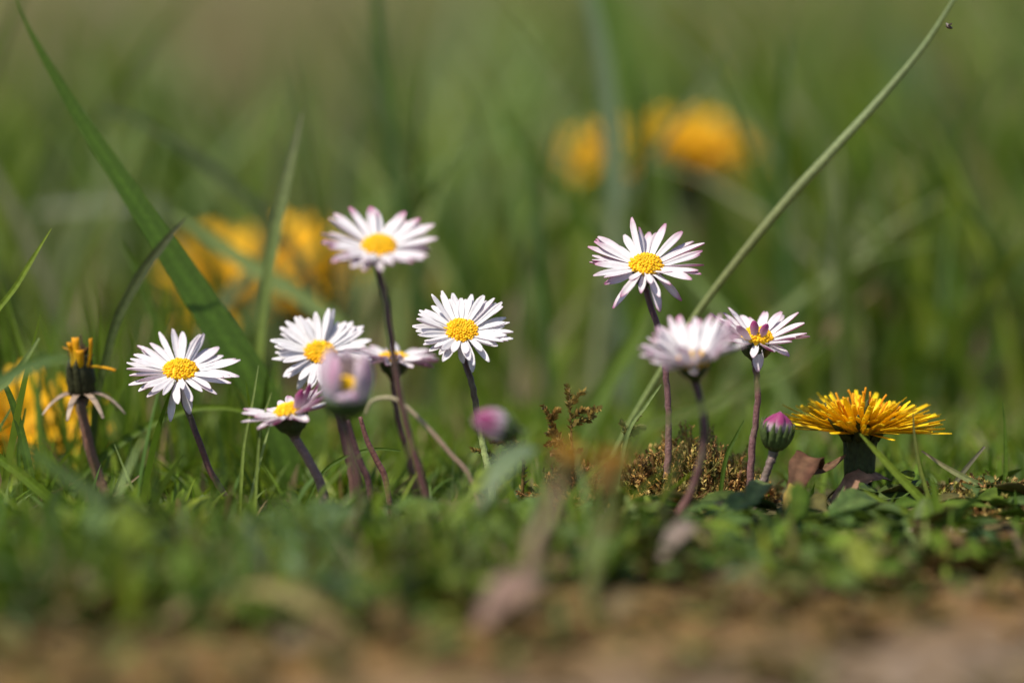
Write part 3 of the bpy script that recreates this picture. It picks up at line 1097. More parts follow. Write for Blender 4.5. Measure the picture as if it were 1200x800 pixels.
dandelion('sharp orange yellow dandelion seen from the side at the right, its head near the ground', (1008, 512), 1.008,
          [(1004, 575), (1001, 590)], 92, 1, size=1.06, nfl=100, seed=41, near=True, outer_e=8)
BG = 'blurred dandelions in the background'
dandelion('left one of the two bright blurred dandelions at the upper right', (712, 198), 1.40, [(714, 250), (714, 330), (712, 420)], 62, -6, 1.0, 70, BG, 42, 20)
dandelion('right and brighter one of the two blurred dandelions at the upper right', (812, 190), 1.34, [(812, 240), (806, 330), (804, 420)], 72, 6, 1.15, 70, BG, 43, 26)
dandelion('faint yellow flower right of the two blurred dandelions at the upper right', (866, 215), 1.52, [(866, 260), (864, 350)], 60, 10, 0.9, 50, BG, 44, 30)
dandelion('big blurred yellow dandelion behind the wide dark blade', (268, 342), 1.27, [(272, 390), (274, 440)], 56, 6, 1.3, 80, BG, 45, 10)
dandelion('blurred yellow dandelion left of the tallest left daisy', (350, 328), 1.25, [(350, 385), (348, 440)], 56, -6, 1.25, 80, BG, 46, 10)
dandelion('orange yellow dandelion cut by the left edge of the view, below the withered flower', (22, 524), 1.075, [(26, 560), (28, 590)], 55, 14, 1.35, 90, BG, 47, 12)
dandelion('small yellow flower low at the left beside the withered flower stem', (82, 540), 1.10, [(84, 560), (85, 580)], 70, 5, 0.5, 50, BG, 48, 50)
dandelion('faint distant yellow flower at the left above the wide blade foot', (40, 235), 2.2, [(40, 260), (40, 280)], 60, 0, 0.95, 40, BG, 49, 15)
dandelion('faintest distant yellow flower at the top, above the tallest left daisy', (385, 165), 2.6, [(385, 175), (385, 185)], 60, 0, 1.2, 40, BG, 51, 15)
dandelion('faint orange flower at the top right above the two blurred dandelions', (800, 78), 2.7, [(800, 88), (800, 98)], 70, 0, 0.6, 40, BG, 52, 15)


def withered():
    R.seed(61)
    z = 1.022
    n = Vector((-0.05, -0.12, 1)).normalized()
    pos = P(94, 440, z)
    pts = [(95, 475, z), (103, 515, z), (116, 560, z), (125, 585, z)]
    foot = stem_base(pts, z)
    t = thing('withered_dandelion', foot, 'withered dark flower head with a few yellow florets left and drooping pale bracts', 'dandelion')
    F = frame(n, pos - foot)
    dark = (0.035, 0.035, 0.014)
    mb = MB()
    mb.lathe(F, [(0.0012, -0.0040), (0.0025, -0.0034), (0.0031, -0.001), (0.0029, 0.0012), (0.0024, 0.0032), (0.0017, 0.0044)], [dark, dark, (0.025, 0.03, 0.01)], 14, 0.06)
    for k in range(11):
        a = k / 11 * math.tau
        m = F @ Matrix.Rotation(a, 4, 'Z') @ Matrix.Translation((0.0026, 0, -0.004)) @ Matrix.Rotation(-math.radians(U(80, 92)), 4, 'Y')
        Lb = U(0.0070, 0.0098)
        mb.strip(m, Lb, lambda u: 0.0009 * max(0.08, math.sin(math.pi * min(0.97, .3 + .66 * u))), lambda u: (Lb * u, 0.0007 * u * u), lambda u, v: dark, 0.0002, 5, 0.3)
    mb.build('calyx', M_CALYX, t)
    mb = MB()
    for k in range(26):
        a, q = U(0, math.tau), U(0, .0018)
        d = Vector((math.cos(a) * U(0, .5), math.sin(a) * U(0, .5), 1))
        b = Vector((math.cos(a) * q, math.sin(a) * q, 0.003))
        L = U(0.002, 0.005)
        mb.tube([F @ b, F @ (b + d * L * .6), F @ (b + d * L + Vector((U(-1, 1), U(-1, 1), U(-1, .2))) * .0012)], [0.0003, 0.0003, 0.0002], jit(R.choice([(0.05, 0.03, 0.015), (0.12, 0.06, 0.02), (0.30, 0.16, 0.02)]), .2), 5)
    o = mb.build('withered_tuft', M_DRY, t)
    for k in range(7):
        a = math.radians([-150, -105, -60, -20, 40, 100, 170][k])
        mb = MB()
        L = U(0.0072, 0.0092)
        m = F @ Matrix.Rotation(a, 4, 'Z') @ Matrix.Translation((0.0018, 0, -0.0036)) @ Matrix.Rotation(math.radians(U(-6, 10)), 4, 'Y')
        mb.strip(m, L, lambda u: 0.0008 * (1 - 0.6 * u ** 2), lambda u: (L * u * (1 - .15 * u), -L * 0.5 * u * u), lambda u, v: mixc((0.22, 0.15, 0.11), (0.38, 0.30, 0.23), u), 0.00018, 7, 0.3)
        mb.build('bract', M_DRY, t)
    for (a, e, L, w, b) in ((-98, 84, 0.0066, 0.0008, 0.12), (-40, 60, 0.0062, 0.0005, 0.3), (-20, 4, 0.0056, 0.0006, -0.2), (-125, 97, 0.0056, 0.0006, -.25), (-80, 70, 0.0040, 0.0009, 0.2)):
        mb = MB()
        m = F @ Matrix.Rotation(math.radians(a), 4, 'Z') @ Matrix.Translation((0.0024, 0, 0.002)) @ Matrix.Rotation(-math.radians(e), 4, 'Y')
        mb.strip(m, L, lambda u: w * (0.7 + .3 * u), lambda u: (L * u, L * b * u * u), lambda u, v: mixc((0.80, 0.50, 0.01), (0.74, 0.33, 0.01), u), 0.00015, 6, 0.4)
        mb.build('floret', M_YELLOW, t)
    stem_part(t, foot, [pos - n * 0.0047, pos - n * 0.006] + [P(*p) for p in pts], [(0.14, 0.09, 0.06), (0.16, 0.075, 0.05), (0.16, 0.07, 0.05)], 0.0011, 0.0013)


withered()


def wilted_low():
    R.seed(63)
    z = 0.85
    pts = [(655, 572, z), (642, 610, z), (628, 640, z)]
    foot = stem_base(pts, z)
    t = thing('wilted_flower', foot, 'strongly blurred low orange yellow flower on a tan stalk in front of the moss', 'flower')
    pos = P(664, 548, z)
    F = frame((0.25, -.2, 1), pos - foot)
    mb = MB()
    mb.lathe(F, [(0.0012, -0.003), (0.0024, -0.002), (0.0026, 0.001), (0.001, 0.002)], [(0.10, 0.09, 0.03), (0.12, 0.10, 0.03)], 12, 0.05)
    mb.build('calyx', M_CALYX, t)
    for k in range(12):
        mb = MB()
        a = k / 12 * math.tau + U(-.2, .2)
        L = U(0.0025, 0.005)
        m = F @ Matrix.Rotation(a, 4, 'Z') @ Matrix.Translation((0.0012, 0, 0.0005)) @ Matrix.Rotation(-math.radians(U(45, 85)), 4, 'Y')
        mb.strip(m, L, lambda u: 0.0009, lambda u: (L * u, 0), lambda u, v: jit((0.42, 0.23, 0.03), .1), 0.00015, 4, 0.3)
        mb.build('floret', M_YELLOW, t)
    stem_part(t, foot, [pos - Vector((0, 0, 0.003))] + [P(*p) for p in pts], [(0.22, 0.17, 0.08), (0.26, 0.19, 0.11), (0.24, 0.17, 0.10)], 0.0012, 0.0016)
    # its neighbour, an orange bud
    pts = [(712, 580, z), (708, 612, z), (700, 640, z)]
    foot = stem_base(pts, z)
    t = thing('wilted_flower', foot, 'strongly blurred small orange bud beside the low yellow flower', 'flower')
    pos = P(712, 562, z)
    F = frame((0.1, -.1, 1), pos - foot)
    mb = MB()
    mb.lathe(F, [(0.001, -0.003), (0.0024, -0.0018), (0.0026, 0.0008), (0.0018, 0.002)], [(0.14, 0.11, 0.03), (0.2, 0.12, 0.03)], 12, 0.05)
    mb.build('calyx', M_CALYX, t)
    for k in range(10):
        mb = MB()
        a = k / 10 * math.tau + U(-.2, .2)
        m = F @ Matrix.Rotation(a, 4, 'Z') @ Matrix.Translation((0.0014, 0, 0.0005)) @ Matrix.Rotation(-math.radians(U(60, 85)), 4, 'Y')
        L = U(0.003, 0.0048)
        mb.strip(m, L, lambda u: 0.0009, lambda u: (L * u, 0), lambda u, v: jit((0.33, 0.17, 0.025), .1), 0.00015, 4, 0.3)
        mb.build('floret', M_YELLOW, t)
    stem_part(t, foot, [pos - Vector((0, 0, 0.003))] + [P(*p) for p in pts], [(0.16, 0.15, 0.05), (0.15, 0.16, 0.05)], 0.0008, 0.001)


wilted_low()

# ------------------------------------------------------------------ single grass blades one can tell apart
VIEW = Vector((0, -1, 0.15))


def blade(label, pts, widths, col, z=1.0, face=VIEW, fold=0.25, twist=(0, 0), name='grass_leaf', root=True, cat='grass blade', mat=None, group='single grass blades', rnd=False):
    """pts in photo pixels from the tip down, widths in photo pixels from the tip to the foot"""
    R.seed(hash(label) % 1000 if False else sum(map(ord, label)))
    q = [(p[0], p[1], p[2] if len(p) > 2 else z) for p in pts]
    w3 = [P(*p) for p in q]
    wid = [w * PX * z for w in widths]
    if root:
        foot = stem_base(q, z)
        w3.append(foot)
    else:
        foot = w3[-1]
    mb = MB()
    if rnd:
        mb.tube(smooth_path(w3, 7), [w * .5 for w in wid], col, 10)
    else:
        mb.ribbon(smooth_path(w3, 7), wid, col, face, fold, twist)
    return tag(mb.build(name, mat or M_BLADE, None, foot), label, cat, group)


blade('wide dark green blade slanting across the left of the view', [(14, -14), (38, 42), (88, 128), (150, 222), (214, 318), (262, 392), (300, 450), (330, 520)], [1, 5, 14, 22, 30, 38, 42, 40, 34, 26], [GREEN_DK, (0.06, 0.115, 0.012), (0.065, 0.12, 0.012)], 1.035, face=Vector((0.25, -1, 0.3)), fold=0.12)
blade('narrow pale green blade standing beside the wide dark one', [(354, 132), (344, 175), (330, 235), (316, 310), (306, 380), (303, 440)], [2, 8, 13, 14, 12, 10, 9], [(0.18, 0.19, 0.10), (0.16, 0.21, 0.06), GREEN_LT], 1.06)
blade('short dark curved blade in front of the wide dark one', [(219, 254), (196, 280), (165, 322), (140, 368), (124, 420), (112, 480)], [1, 9, 13, 11, 9, 8, 8], [(0.06, 0.065, 0.03), (0.06, 0.095, 0.014)], 1.028, face=Vector((.3, -1, .5)))
blade('thin green blade tip at the left edge of the view', [(60, 268), (40, 300), (18, 336), (-8, 372), (-30, 430)], [1, 6, 7, 6, 6], [GREEN_LT, GREEN], 1.005)
blade('long pale round stalk slanting across the right of the view', [(1124, -10), (1082, 55), (1030, 118), (975, 178), (925, 232), (870, 298), (815, 370), (768, 446), (736, 500), (715, 545)], [4, 7, 10, 12, 11, 9, 8, 7, 6, 5], [(0.19, 0.24, 0.10), (0.23, 0.28, 0.12), (0.20, 0.22, 0.08), (0.21, 0.27, 0.085), (0.18, 0.22, 0.06)], 1.03, rnd=True, name='grass_stalk', cat='grass stalk')
blade('arching dark green blade passing behind the far left daisy', [(300, 486), (262, 477), (215, 481), (165, 503), (120, 535), (85, 570)], [3, 7, 9, 9, 9, 8], [GREEN, GREEN_DK], 1.025)
blade('short straw tipped blade poking up left of the turf', [(163, 557), (140, 575), (112, 596), (95, 608)], [2, 5, 6, 5], [TAN_, GREEN_LT, GREEN], 0.995)
blade('blurred grey green blade lying slanted at the lower left', [(24, 520), (70, 552), (130, 590), (190, 632), (245, 668), (290, 700)], [6, 16, 20, 20, 18, 14], [GREEN_BL, (0.07, 0.085, 0.045), (0.075, 0.08, 0.05)], 0.905, root=True)
blade('blurred bent blade curving in from the left edge', [(86, 418), (50, 422), (10, 440), (-30, 470), (-50, 520)], [4, 15, 17, 15, 12], [GREEN_BL, (0.10, 0.15, 0.06)], 0.93)
blade('hair thin upright blade right of the far left daisy', [(303, 428), (296, 470), (286, 520), (282, 580)], [1, 3, 4, 4], [GREEN_PALE, GREEN_LT], 0.99)
blade('second hair thin blade beside the tipped over daisy', [(318, 460), (306, 500), (301, 550), (299, 600)], [1, 3, 4, 4], [GREEN_PALE, GREEN_LT], 0.985)
blade('long thin blade leaning below the far left daisy', [(134, 520), (150, 560), (168, 600), (180, 620)], [1, 4, 6, 6], [GREEN_PALE, GREEN_LT], 0.99)
blade('broad blurred green blade behind the tall sharp daisy', [(764, 348), (742, 395), (712, 448), (690, 490), (670, 530)], [3, 18, 24, 22, 18], [GREEN, (0.10, 0.15, 0.04)], 1.09)
blade('blurred green blade crossing in front of the right daisy stem', [(972, 398), (930, 428), (880, 452), (838, 472), (790, 488), (740, 520)], [2, 7, 10, 10, 9, 8], [(0.10, 0.14, 0.03), (0.11, 0.15, 0.03)], 0.91)
blade('green blade slanting over the dandelion calyx', [(1008, 508), (1028, 530), (1056, 560), (1084, 590), (1096, 612)], [2, 8, 10, 10, 8], [GREEN_LT, GREEN], 0.985)
blade('thin upright blade right of the dandelion calyx', [(1070, 484), (1072, 515), (1078, 548), (1090, 590)], [1, 4, 5, 5], [(0.12, 0.12, 0.04), GREEN_LT], 0.99)
blade('pale tipped blade leaning left at the right edge of the turf', [(1080, 528), (1110, 548), (1150, 570), (1182, 592)], [2, 7, 8, 7], [TAN_, GREEN_PALE, GREEN], 0.997)
blade('small grey tipped blade crossing the pale tipped one', [(1154, 523), (1135, 545), (1116, 570), (1104, 592)], [3, 6, 5, 5], [(0.16, 0.14, 0.09), (0.12, 0.14, 0.06)], 1.0)
blade('thin dark upright blade near the right edge of the view', [(1175, 470), (1178, 510), (1178, 560), (1174, 600)], [1, 5, 6, 6], [GREEN_DK, GREEN], 1.01)
blade('bright green blade below the dandelion, leaning right', [(1012, 574), (1040, 590), (1070, 604), (1090, 622)], [2, 8, 10, 8], [GREEN_LT, GREEN], 0.975)
blade('bent green blade tip over the turf below the dandelion', [(1092, 556), (1096, 585), (1100, 612)], [3, 12, 14, 12], [GREEN, GREEN], 0.955)
blade('thin dark blade standing in the moss left of the sharp right daisy', [(872, 492), (862, 512), (850, 540)], [1, 5, 5], [GREEN_DK, GREEN_DK], 0.995)
blade('pale feathery blade in the moss left of the tall daisy stem', [(775, 450), (757, 475), (735, 510)], [2, 5, 5], [GREEN_PALE, GREEN_PALE], 1.0)
blade('dark wiry blade under the closed pinkish flower', [(470, 528), (440, 526), (405, 535), (375, 558)], [2, 4, 4, 4], [GREEN_DK, GREEN_DK], 1.005)
blade('bright blade rising at the far left foot', [(2, 330), (22, 400), (44, 470), (60, 540), (70, 590)], [1, 5, 7, 8, 8], [GREEN, GREEN], 1.05)
blade('dark strong blade at the left edge in front of yellow', [(-6, 428), (14, 470), (30, 530), (40, 590)], [4, 9, 11, 11], [GREEN_DK, GREEN_DK], 1.0)
blade('thin dark blade left of the withered flower', [(30, 478), (22, 530), (25, 590)], [2, 6, 8], [GREEN_DK, GREEN_DK], 1.01)
blade('green blade leaning over the left edge low down', [(-10, 530), (30, 560), (66, 590), (90, 610)], [10, 13, 12, 9], [GREEN, GREEN], 0.985)
blade('dark upright blade tip between the wide blade and the left edge', [(142, 284), (158, 315), (172, 350), (184, 400)], [2, 8, 9, 9], [GREEN_DK, GREEN_DK], 1.07)
blade('thin pale blade tip just above the bent blade at the left edge', [(46, 396), (60, 350), (0, 412)][:1] + [(30, 420), (10, 446), (-14, 480)], [2, 8, 8, 8], [GREEN_PALE, GREEN_LT], 0.985)
for lb, pts, w, c, z in (
    ('tall dark blurred blade rising to the top left of centre', [(440, -20), (445, 60), (454, 150), (470, 240), (490, 330), (500, 400)], [10, 14, 16, 15, 14, 12], (0.05, 0.09, 0.02), 1.22),
    ('dark arching blurred blade over the left background', [(110, 128), (160, 140), (230, 185), (300, 240), (340, 290), (370, 350)], [4, 9, 12, 13, 13, 12], (0.055, 0.075, 0.03), 1.20),
    ('pale blurred blade lying across the left yellow dandelion', [(205, 250), (250, 282), (305, 318), (360, 352), (410, 400)], [6, 18, 20, 18, 14], GREEN_PALE, 1.16),
    ('pale blurred blade rising to the top beside the left upper dandelion', [(690, -10), (706, 70), (716, 160), (722, 250), (728, 340)], [16, 20, 22, 24, 22], (0.15, 0.20, 0.11), 1.25),
    ('strong green blurred blade rising at the top right of centre', [(700, -40), (722, 30), (738, 110), (752, 200), (764, 300)], [22, 28, 26, 24, 20], (0.10, 0.18, 0.02), 1.50),
    ('dark slanting blurred blade left of the upper dandelions', [(590, 135), (620, 178), (660, 225), (700, 282), (730, 340)], [4, 10, 13, 13, 12], GREEN_DK, 1.22),
    ('pale blurred blade slanting near the top centre', [(640, 30), (610, 80), (580, 140), (565, 210), (560, 300)], [6, 13, 15, 14, 12], GREEN_PALE, 1.42),
    ('dark upright blurred blade right of the upper dandelions', [(922, 40), (918, 120), (915, 210), (914, 310), (916, 400)], [6, 12, 14, 14, 12], (0.055, 0.10, 0.02), 1.24),
    ('thin dark blurred blade crossing above the right upper dandelion', [(850, 50), (828, 90), (800, 130), (760, 190), (730, 260)], [4, 8, 10, 10, 9], (0.065, 0.09, 0.03), 1.25),
    ('blue green broad blurred blade at the upper right', [(1030, 20), (1070, 90), (1110, 170), (1150, 250), (1170, 340)], [12, 34, 40, 36, 28], (0.10, 0.16, 0.08), 1.7),
    ('broad pale blurred blade slanting down the right side', [(1060, 320), (1110, 385), (1170, 430), (1230, 470)], [10, 32, 36, 30], (0.12, 0.17, 0.08), 1.35),
    ('upright blurred blade behind the tall left daisy', [(420, 140), (408, 180), (402, 230), (404, 300), (410, 380)], [5, 14, 16, 14, 12], (0.11, 0.14, 0.07), 1.3),
    ('blurred upright blade behind the sharp white daisy', [(620, 190), (632, 240), (636, 300), (640, 380), (644, 450)], [4, 10, 12, 12, 11], (0.06, 0.11, 0.02), 1.18),
    ('dark blurred blade leaning behind the right daisies', [(985, 255), (975, 310), (950, 370), (920, 430), (890, 480)], [6, 18, 24, 24, 20], (0.05, 0.10, 0.018), 1.3),
    ('blurred pale grey blade lying level at the left', [(20, 248), (70, 242), (130, 238), (190, 256)], [6, 14, 14, 10], (0.17, 0.19, 0.12), 1.35),
):
    blade(lb, pts, w, c, 1 + (z - 1) * .75, face=Vector((U(-.5, .5), -1, .3)))


# ------------------------------------------------------------------ dry stems, leaves, moss
def dry_stem(label, pts, w, cols, z, root=True):
    q = [(p[0], p[1], z) for p in pts]
    w3 = [P(*p) for p in q]
    foot = stem_base(q, z) if root else w3[-1]
    if root:
        w3.append(foot)
    mb = MB()
    mb.tube([p for p in smooth_path(w3, 6)], [w * PX * .5 * k for k in (0.7, 1, 1.1, 1)], cols, 7)
    return tag(mb.build('bare_stalk', M_STEM, None, foot), label, 'bare stalk', 'loose bare stalks')


dry_stem('curved pale pinkish dry stem arching from the closed flower', [(428, 486), (436, 470), (456, 466), (474, 475), (500, 500), (528, 532), (552, 562)], 4.6, [(0.24, 0.22, 0.11), (0.42, 0.35, 0.22), (0.34, 0.22, 0.16), (0.30, 0.19, 0.13)], 0.968)
dry_stem('bare purplish stem right of the closed flower stem', [(422, 488), (430, 515), (442, 540), (452, 562)], 7, [STEM_R, STEM_R], 1.0)
dry_stem('bare dark stem hugging the closed flower stem', [(408, 492), (414, 515), (424, 545), (432, 565)], 7, [STEM_P, STEM_P], 0.985)
dry_stem('short reddish sprig in the turf below the far left daisy', [(210, 585), (211, 605), (212, 635)], 6, [(0.22, 0.09, 0.05), (0.20, 0.09, 0.05)], 0.96)


def single_leaf(label, root_px, tip_px, z0, z1, w, c, droop=0.1, up=Vector((0, -0.5, 0.85)), name='daisy_leaf', cat='leaf', mat=None, group='broad leaves at the foot of the flowers', kind='spoon', prof=None, lift=0.15, thick=0.00016):
    R.seed(sum(map(ord, label)))
    a, b = P(*root_px, z0), P(*tip_px, z1)
    x = (b - a)
    L = x.length
    x.normalize()
    zz = (up - x * up.dot(x)).normalized()
    yy = zz.cross(x)
    M = Matrix(((x.x, yy.x, zz.x, 0), (x.y, yy.y, zz.y, 0), (x.z, yy.z, zz.z, 0), (0, 0, 0, 1)))
    mb = MB()
    ww = w * PX * .5
    if kind == 'spoon':
        pr = lambda u: ww * (0.22 + 0.1 * u + 0.78 * max(0, math.sin(math.pi * min(1, max(0, (u - .15) / .9)))) ** .8) * (1 + 0.06 * math.sin(u * 31))
    else:
        pr = lambda u: ww * max(.05, math.sin(math.pi * min(.985, .06 + u * .93)) ** .85) * (1 + 0.10 * math.sin(u * 23))
    zf = lambda u: (L * u, L * lift * math.sin(math.pi * u) - L * droop * u * u * 0.4)
    c2 = (c[0] * 1.4 + .01, c[1] * 1.3 + .012, c[2] * 1.3 + .006)
    tone = lambda u, v: mixc(c2 if v == 0 else c, (c[0] * 1.25, c[1] * .95, c[2]), max(0, noise.noise(Vector((u * 5, v * 3, L * 900)))) * .8)
    mb.strip(M, L, pr, zf, tone, thick=thick, nl=14, cup=0.35)
    return tag(mb.build(name, mat or M_LEAF, None, Vector((0, 0, 0))) if False else _place(mb, name, mat or M_LEAF, a), label, cat, group)


def _place(mb, name, mat, loc):
    o = mb.build(name, mat)
    o.location = loc
    return o


LF = (0.13, 0.19, 0.035)
single_leaf('largest pale green leaf lying below the moss under the blurred daisy', (818, 640), (870, 580), 0.975, 0.99, 46, LF)
single_leaf('pale green leaf under the moss left of the blurred daisy stem', (775, 634), (742, 596), 0.955, 0.98, 36, LF)
single_leaf('green spoon leaf pointing right beneath the green bud', (830, 628), (905, 590), 0.96, 0.985, 34, (0.10, 0.16, 0.035))
single_leaf('narrow upright green leaf left of the dandelion foot', (872, 612), (900, 562), 0.97, 0.985, 26, (0.12, 0.17, 0.05))
single_leaf('dark green leaf spreading below the dandelion', (960, 622), (1040, 588), 0.965, 0.985, 40, (0.075, 0.125, 0.03))
single_leaf('green leaf lying right of the dandelion foot', (1075, 640), (1000, 602), 0.95, 0.975, 34, (0.09, 0.14, 0.035))
single_leaf('bright green leaf in the middle of the turf', (640, 640), (598, 585), 0.945, 0.965, 38, (0.12, 0.19, 0.03))
single_leaf('yellow green leaf under the pink bud', (545, 590), (600, 548), 0.955, 0.965, 26, (0.13, 0.18, 0.02))
single_leaf('green leaf low under the tall left daisy', (470, 640), (520, 585), 0.94, 0.955, 36, (0.10, 0.16, 0.025))
single_leaf('blurred grey green leaf in front of the bud', (560, 600), (625, 520), 0.90, 0.915, 30, (0.12, 0.17, 0.085))
single_leaf('blurred green leaf standing in front of the moss', (690, 690), (718, 625), 0.87, 0.89, 30, (0.11, 0.17, 0.035))
single_leaf('blurred leaf lying in the turf under the tipped over daisy', (330, 650), (420, 595), 0.915, 0.93, 46, (0.085, 0.14, 0.05))
DG = 'dry leaves on the ground'
single_leaf('dark brown dry leaf curled left of the dandelion foot', (925, 598), (962, 548), 0.985, 1.0, 34, (0.09, 0.045, 0.025), name='dry_leaf', mat=M_DRY, group=DG, kind='lance', lift=.4)
single_leaf('yellowish dying leaf standing beside the dark dry leaf', (918, 606), (942, 556), 0.982, 0.99, 16, (0.22, 0.17, 0.04), name='dry_leaf', mat=M_DRY, group=DG, kind='lance')
single_leaf('dark twisted dry leaf reaching the dandelion calyx', (945, 556), (992, 530), 0.995, 1.002, 12, (0.12, 0.07, 0.04), name='dry_leaf', mat=M_DRY, group=DG, kind='lance', lift=-.1)
single_leaf('pale tan dry leaf at the foot of the dandelion', (975, 590), (1045, 560), 1.0, 1.01, 30, (0.24, 0.15, 0.095), name='dry_leaf', mat=M_DRY, group=DG, kind='lance', lift=.2)
single_leaf('blurred pinkish dry leaf on the ground at the bottom centre', (560, 735), (650, 680), 0.83, 0.845, 40, (0.165, 0.11, 0.085), name='dry_leaf', mat=M_DRY, group=DG, kind='lance', lift=.2)
single_leaf('blurred arched tan leaf at the bottom left', (280, 690), (420, 742), 0.84, 0.83, 26, (0.15, 0.13, 0.05), name='dry_leaf', mat=M_DRY, group=DG, kind='lance', lift=.12)
single_leaf('blurred grey dry leaf on the ground below the blurred daisy', (770, 660), (830, 625), 0.90, 0.92, 26, (0.17, 0.135, 0.11), name='dry_leaf', mat=M_DRY, group=DG, kind='lance', lift=.2)
single_leaf('blurred pale leaf lying at the lower left edge', (20, 700), (140, 690), 0.855, 0.86, 26, (0.14, 0.12, 0.06), name='dry_leaf', mat=M_DRY, group=DG, kind='lance', lift=.2)
single_leaf('thin pale straw lying in the turf at the right', (1050, 622), (1150, 620), 0.965, 0.97, 8, (0.40, 0.34, 0.26), name='dry_leaf', mat=M_DRY, group=DG, kind='lance', lift=.03)

MOSS_C = [(0.38, 0.23, 0.06), (0.46, 0.32, 0.10), (0.26, 0.13, 0.04), (0.25, 0.21, 0.05), (0.15, 0.15, 0.03)]


def moss_frond(mb, path, r, c, n, L):
    """leafy moss shoot: an axis with tiny overlapping pointed scales"""
    mb.tube(path, [r, r * .7, r * .3], mixc(c, BROWN, .6), 5)
    m = len(path)
    for k in range(n):
        u = (k + R.random()) / n
        i = min(m - 2, int(u * (m - 1)))
        p = path[i].lerp(path[i + 1], u * (m - 1) - i)
        t = (path[i + 1] - path[i]).normalized()
        side = Vector((U(-1, 1), U(-1, 1), U(-1, 1)))
        side = (side - t * side.dot(t)).normalized()
        d = (t * U(.5, 1.1) + side).normalized()
        ln = L * U(.7, 1.2) * (1 - .45 * u)
        w = d.cross(side.cross(t)).normalized() * ln * .22
        w = t.cross(side).normalized() * ln * .24
        cc = jit(c, .25)
        a = mb.add(p - w * .6, cc)
        b = mb.add(p + d * ln * .45 - w, cc)
        e = mb.add(p + d * ln, cc)
        f = mb.add(p + d * ln * .45 + w, cc)
        g = mb.add(p + w * .6, cc)
        mb.f.append((a, b, e, f, g))


def moss_shoot(label, stem_px, z, side_branches, c, seed):
    R.seed(seed)
    mb = MB()
    w3 = [P(p[0], p[1], z) for p in stem_px]
    foot = w3[0].copy()
    foot.z = min(foot.z, gh(foot.x, foot.y) + 0.001)
    main = smooth_path([foot] + w3 if (foot - w3[0]).length > 0.002 else w3, 5)
    moss_frond(mb, main, 0.0004, c, 60, 0.0019)
    for (bx, by, tx, ty) in side_branches:
        a, b = P(bx, by, z), P(tx, ty, z + U(-.004, .004))
        mid = a.lerp(b, .5) + Vector((0, 0, 0.0006))
        moss_frond(mb, smooth_path([a, mid, b], 4), 0.0003, jit(c, .15), 60, 0.0017)
    tag(mb.build('moss_shoot', M_MOSS, None, foot), label, 'moss', 'golden moss shoots')


moss_shoot('tallest golden brown moss shoot with forked tips', [(671, 545), (669, 500), (667, 455)], 1.0, [(669, 474, 686, 458), (668, 480, 664, 452), (670, 490, 690, 480), (690, 490, 702, 478), (670, 500, 690, 492)], (0.26, 0.18, 0.045), 81)
moss_shoot('bushy golden moss shoot left of the tallest one', [(662, 530), (650, 505), (640, 480)], 1.003, [(650, 505, 636, 475), (655, 512, 642, 508), (646, 495, 655, 480), (658, 520, 640, 522)], (0.22, 0.13, 0.035), 82)
moss_shoot('flat moss sprig beside the pale foot of the sharp white daisy stem', [(612, 520), (590, 535), (574, 544)], 1.003, [(600, 524, 576, 518), (585, 540, 552, 526), (606, 520, 590, 512), (580, 542, 600, 528)], (0.25, 0.18, 0.04), 83)
moss_shoot('small moss shoot under the tallest moss shoot', [(668, 560), (660, 535), (655, 515)], 0.998, [(660, 540, 646, 530), (662, 540, 680, 528)], (0.16, 0.09, 0.03), 84)
moss_shoot('pale green feathery moss shoot left of the tall daisy foot', [(726, 540), (738, 505), (752, 482)], 1.004, [(735, 512, 728, 495), (738, 510, 755, 500)], (0.20, 0.21, 0.06), 85)


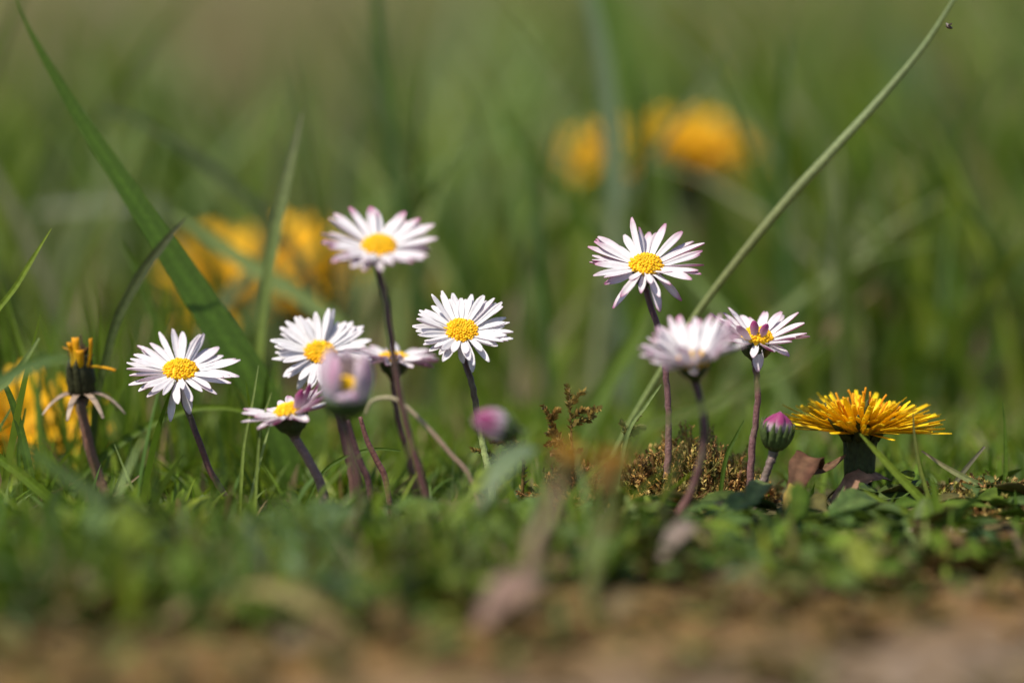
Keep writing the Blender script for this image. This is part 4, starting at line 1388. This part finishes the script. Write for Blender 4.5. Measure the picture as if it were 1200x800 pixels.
def moss_clump(label, px0, px1, topy, z, depth, n, seed, cols=None):
    R.seed(seed)
    cols = cols or MOSS_C
    mb = MB()
    c = P((px0 + px1) / 2, topy, z)
    half = (px1 - px0) / 2 * PX * z
    org = Vector((c.x, c.y, gh(c.x, c.y)))
    topz = c.z - org.z
    for k in range(n):
        a, q = U(0, math.tau), math.sqrt(R.random())
        x, y = org.x + half * q * math.cos(a), org.y + depth * q * math.sin(a)
        g = gh(x, y)
        h = max(0.002, topz * (1 - q ** 2.2) * U(.75, 1.12) * (1 + .3 * noise.noise(Vector((x * 120, y * 120, seed)))))
        p0 = Vector((x, y, g + max(0, h - 0.012)))
        p2 = Vector((x + U(-1, 1) * .003, y + U(-1, 1) * .003, g + h))
        cc = jit(R.choice(cols), .2)
        moss_frond(mb, smooth_path([p0, p0.lerp(p2, .55) + Vector((U(-1, 1), U(-1, 1), 0)) * .0012, p2], 3), 0.00028, cc, 30, 0.0017)
        if R.random() < .7:
            p3 = p2 + Vector((U(-1, 1) * .004, U(-1, 1) * .003, U(-.002, .002)))
            moss_frond(mb, [p0.lerp(p2, .6), p0.lerp(p3, .8), p3], 0.00022, cc, 16, 0.0015)
    tag(mb.build('moss_clump', M_MOSS, None, org), label, 'moss', 'mounds of golden moss')


moss_clump('large mound of golden brown moss behind the two right daisy stems', 712, 905, 512, 1.012, 0.022, 400, 86)
moss_clump('brown moss patch right of the dandelion near the right edge', 1085, 1215, 562, 1.0, 0.02, 150, 87)
moss_clump('brown moss low in front of the forked moss shoots', 635, 720, 545, 1.004, 0.014, 110, 88)


def gnat():
    pos = P(1112, 32, 1.0)
    t = thing('gnat', pos, 'tiny dark gnat in the air at the top right beside the long stalk', 'insect')
    mb = MB()
    mb.lathe(frame((1, 0, -.35), Vector((0, 0, 0))), [(0.0001, -0.0007), (0.00032, -0.0003), (0.00036, 0.0001), (0.00025, 0.0005), (0.0001, 0.0008)], (0.05, 0.03, 0.02), 10)
    mb.build('body', M_BODY, t)
    for s in (-1, 1):
        mb = MB()
        add_leaf(mb, leaf_M(Vector((0, 0, 0.0002)), math.pi / 2 * s + .4, .5), 0.0014, 0.0004, (0.25, 0.22, 0.2), 0, 'lance', 0.00002)
        mb.build('wing', M_PETAL, t)


gnat()
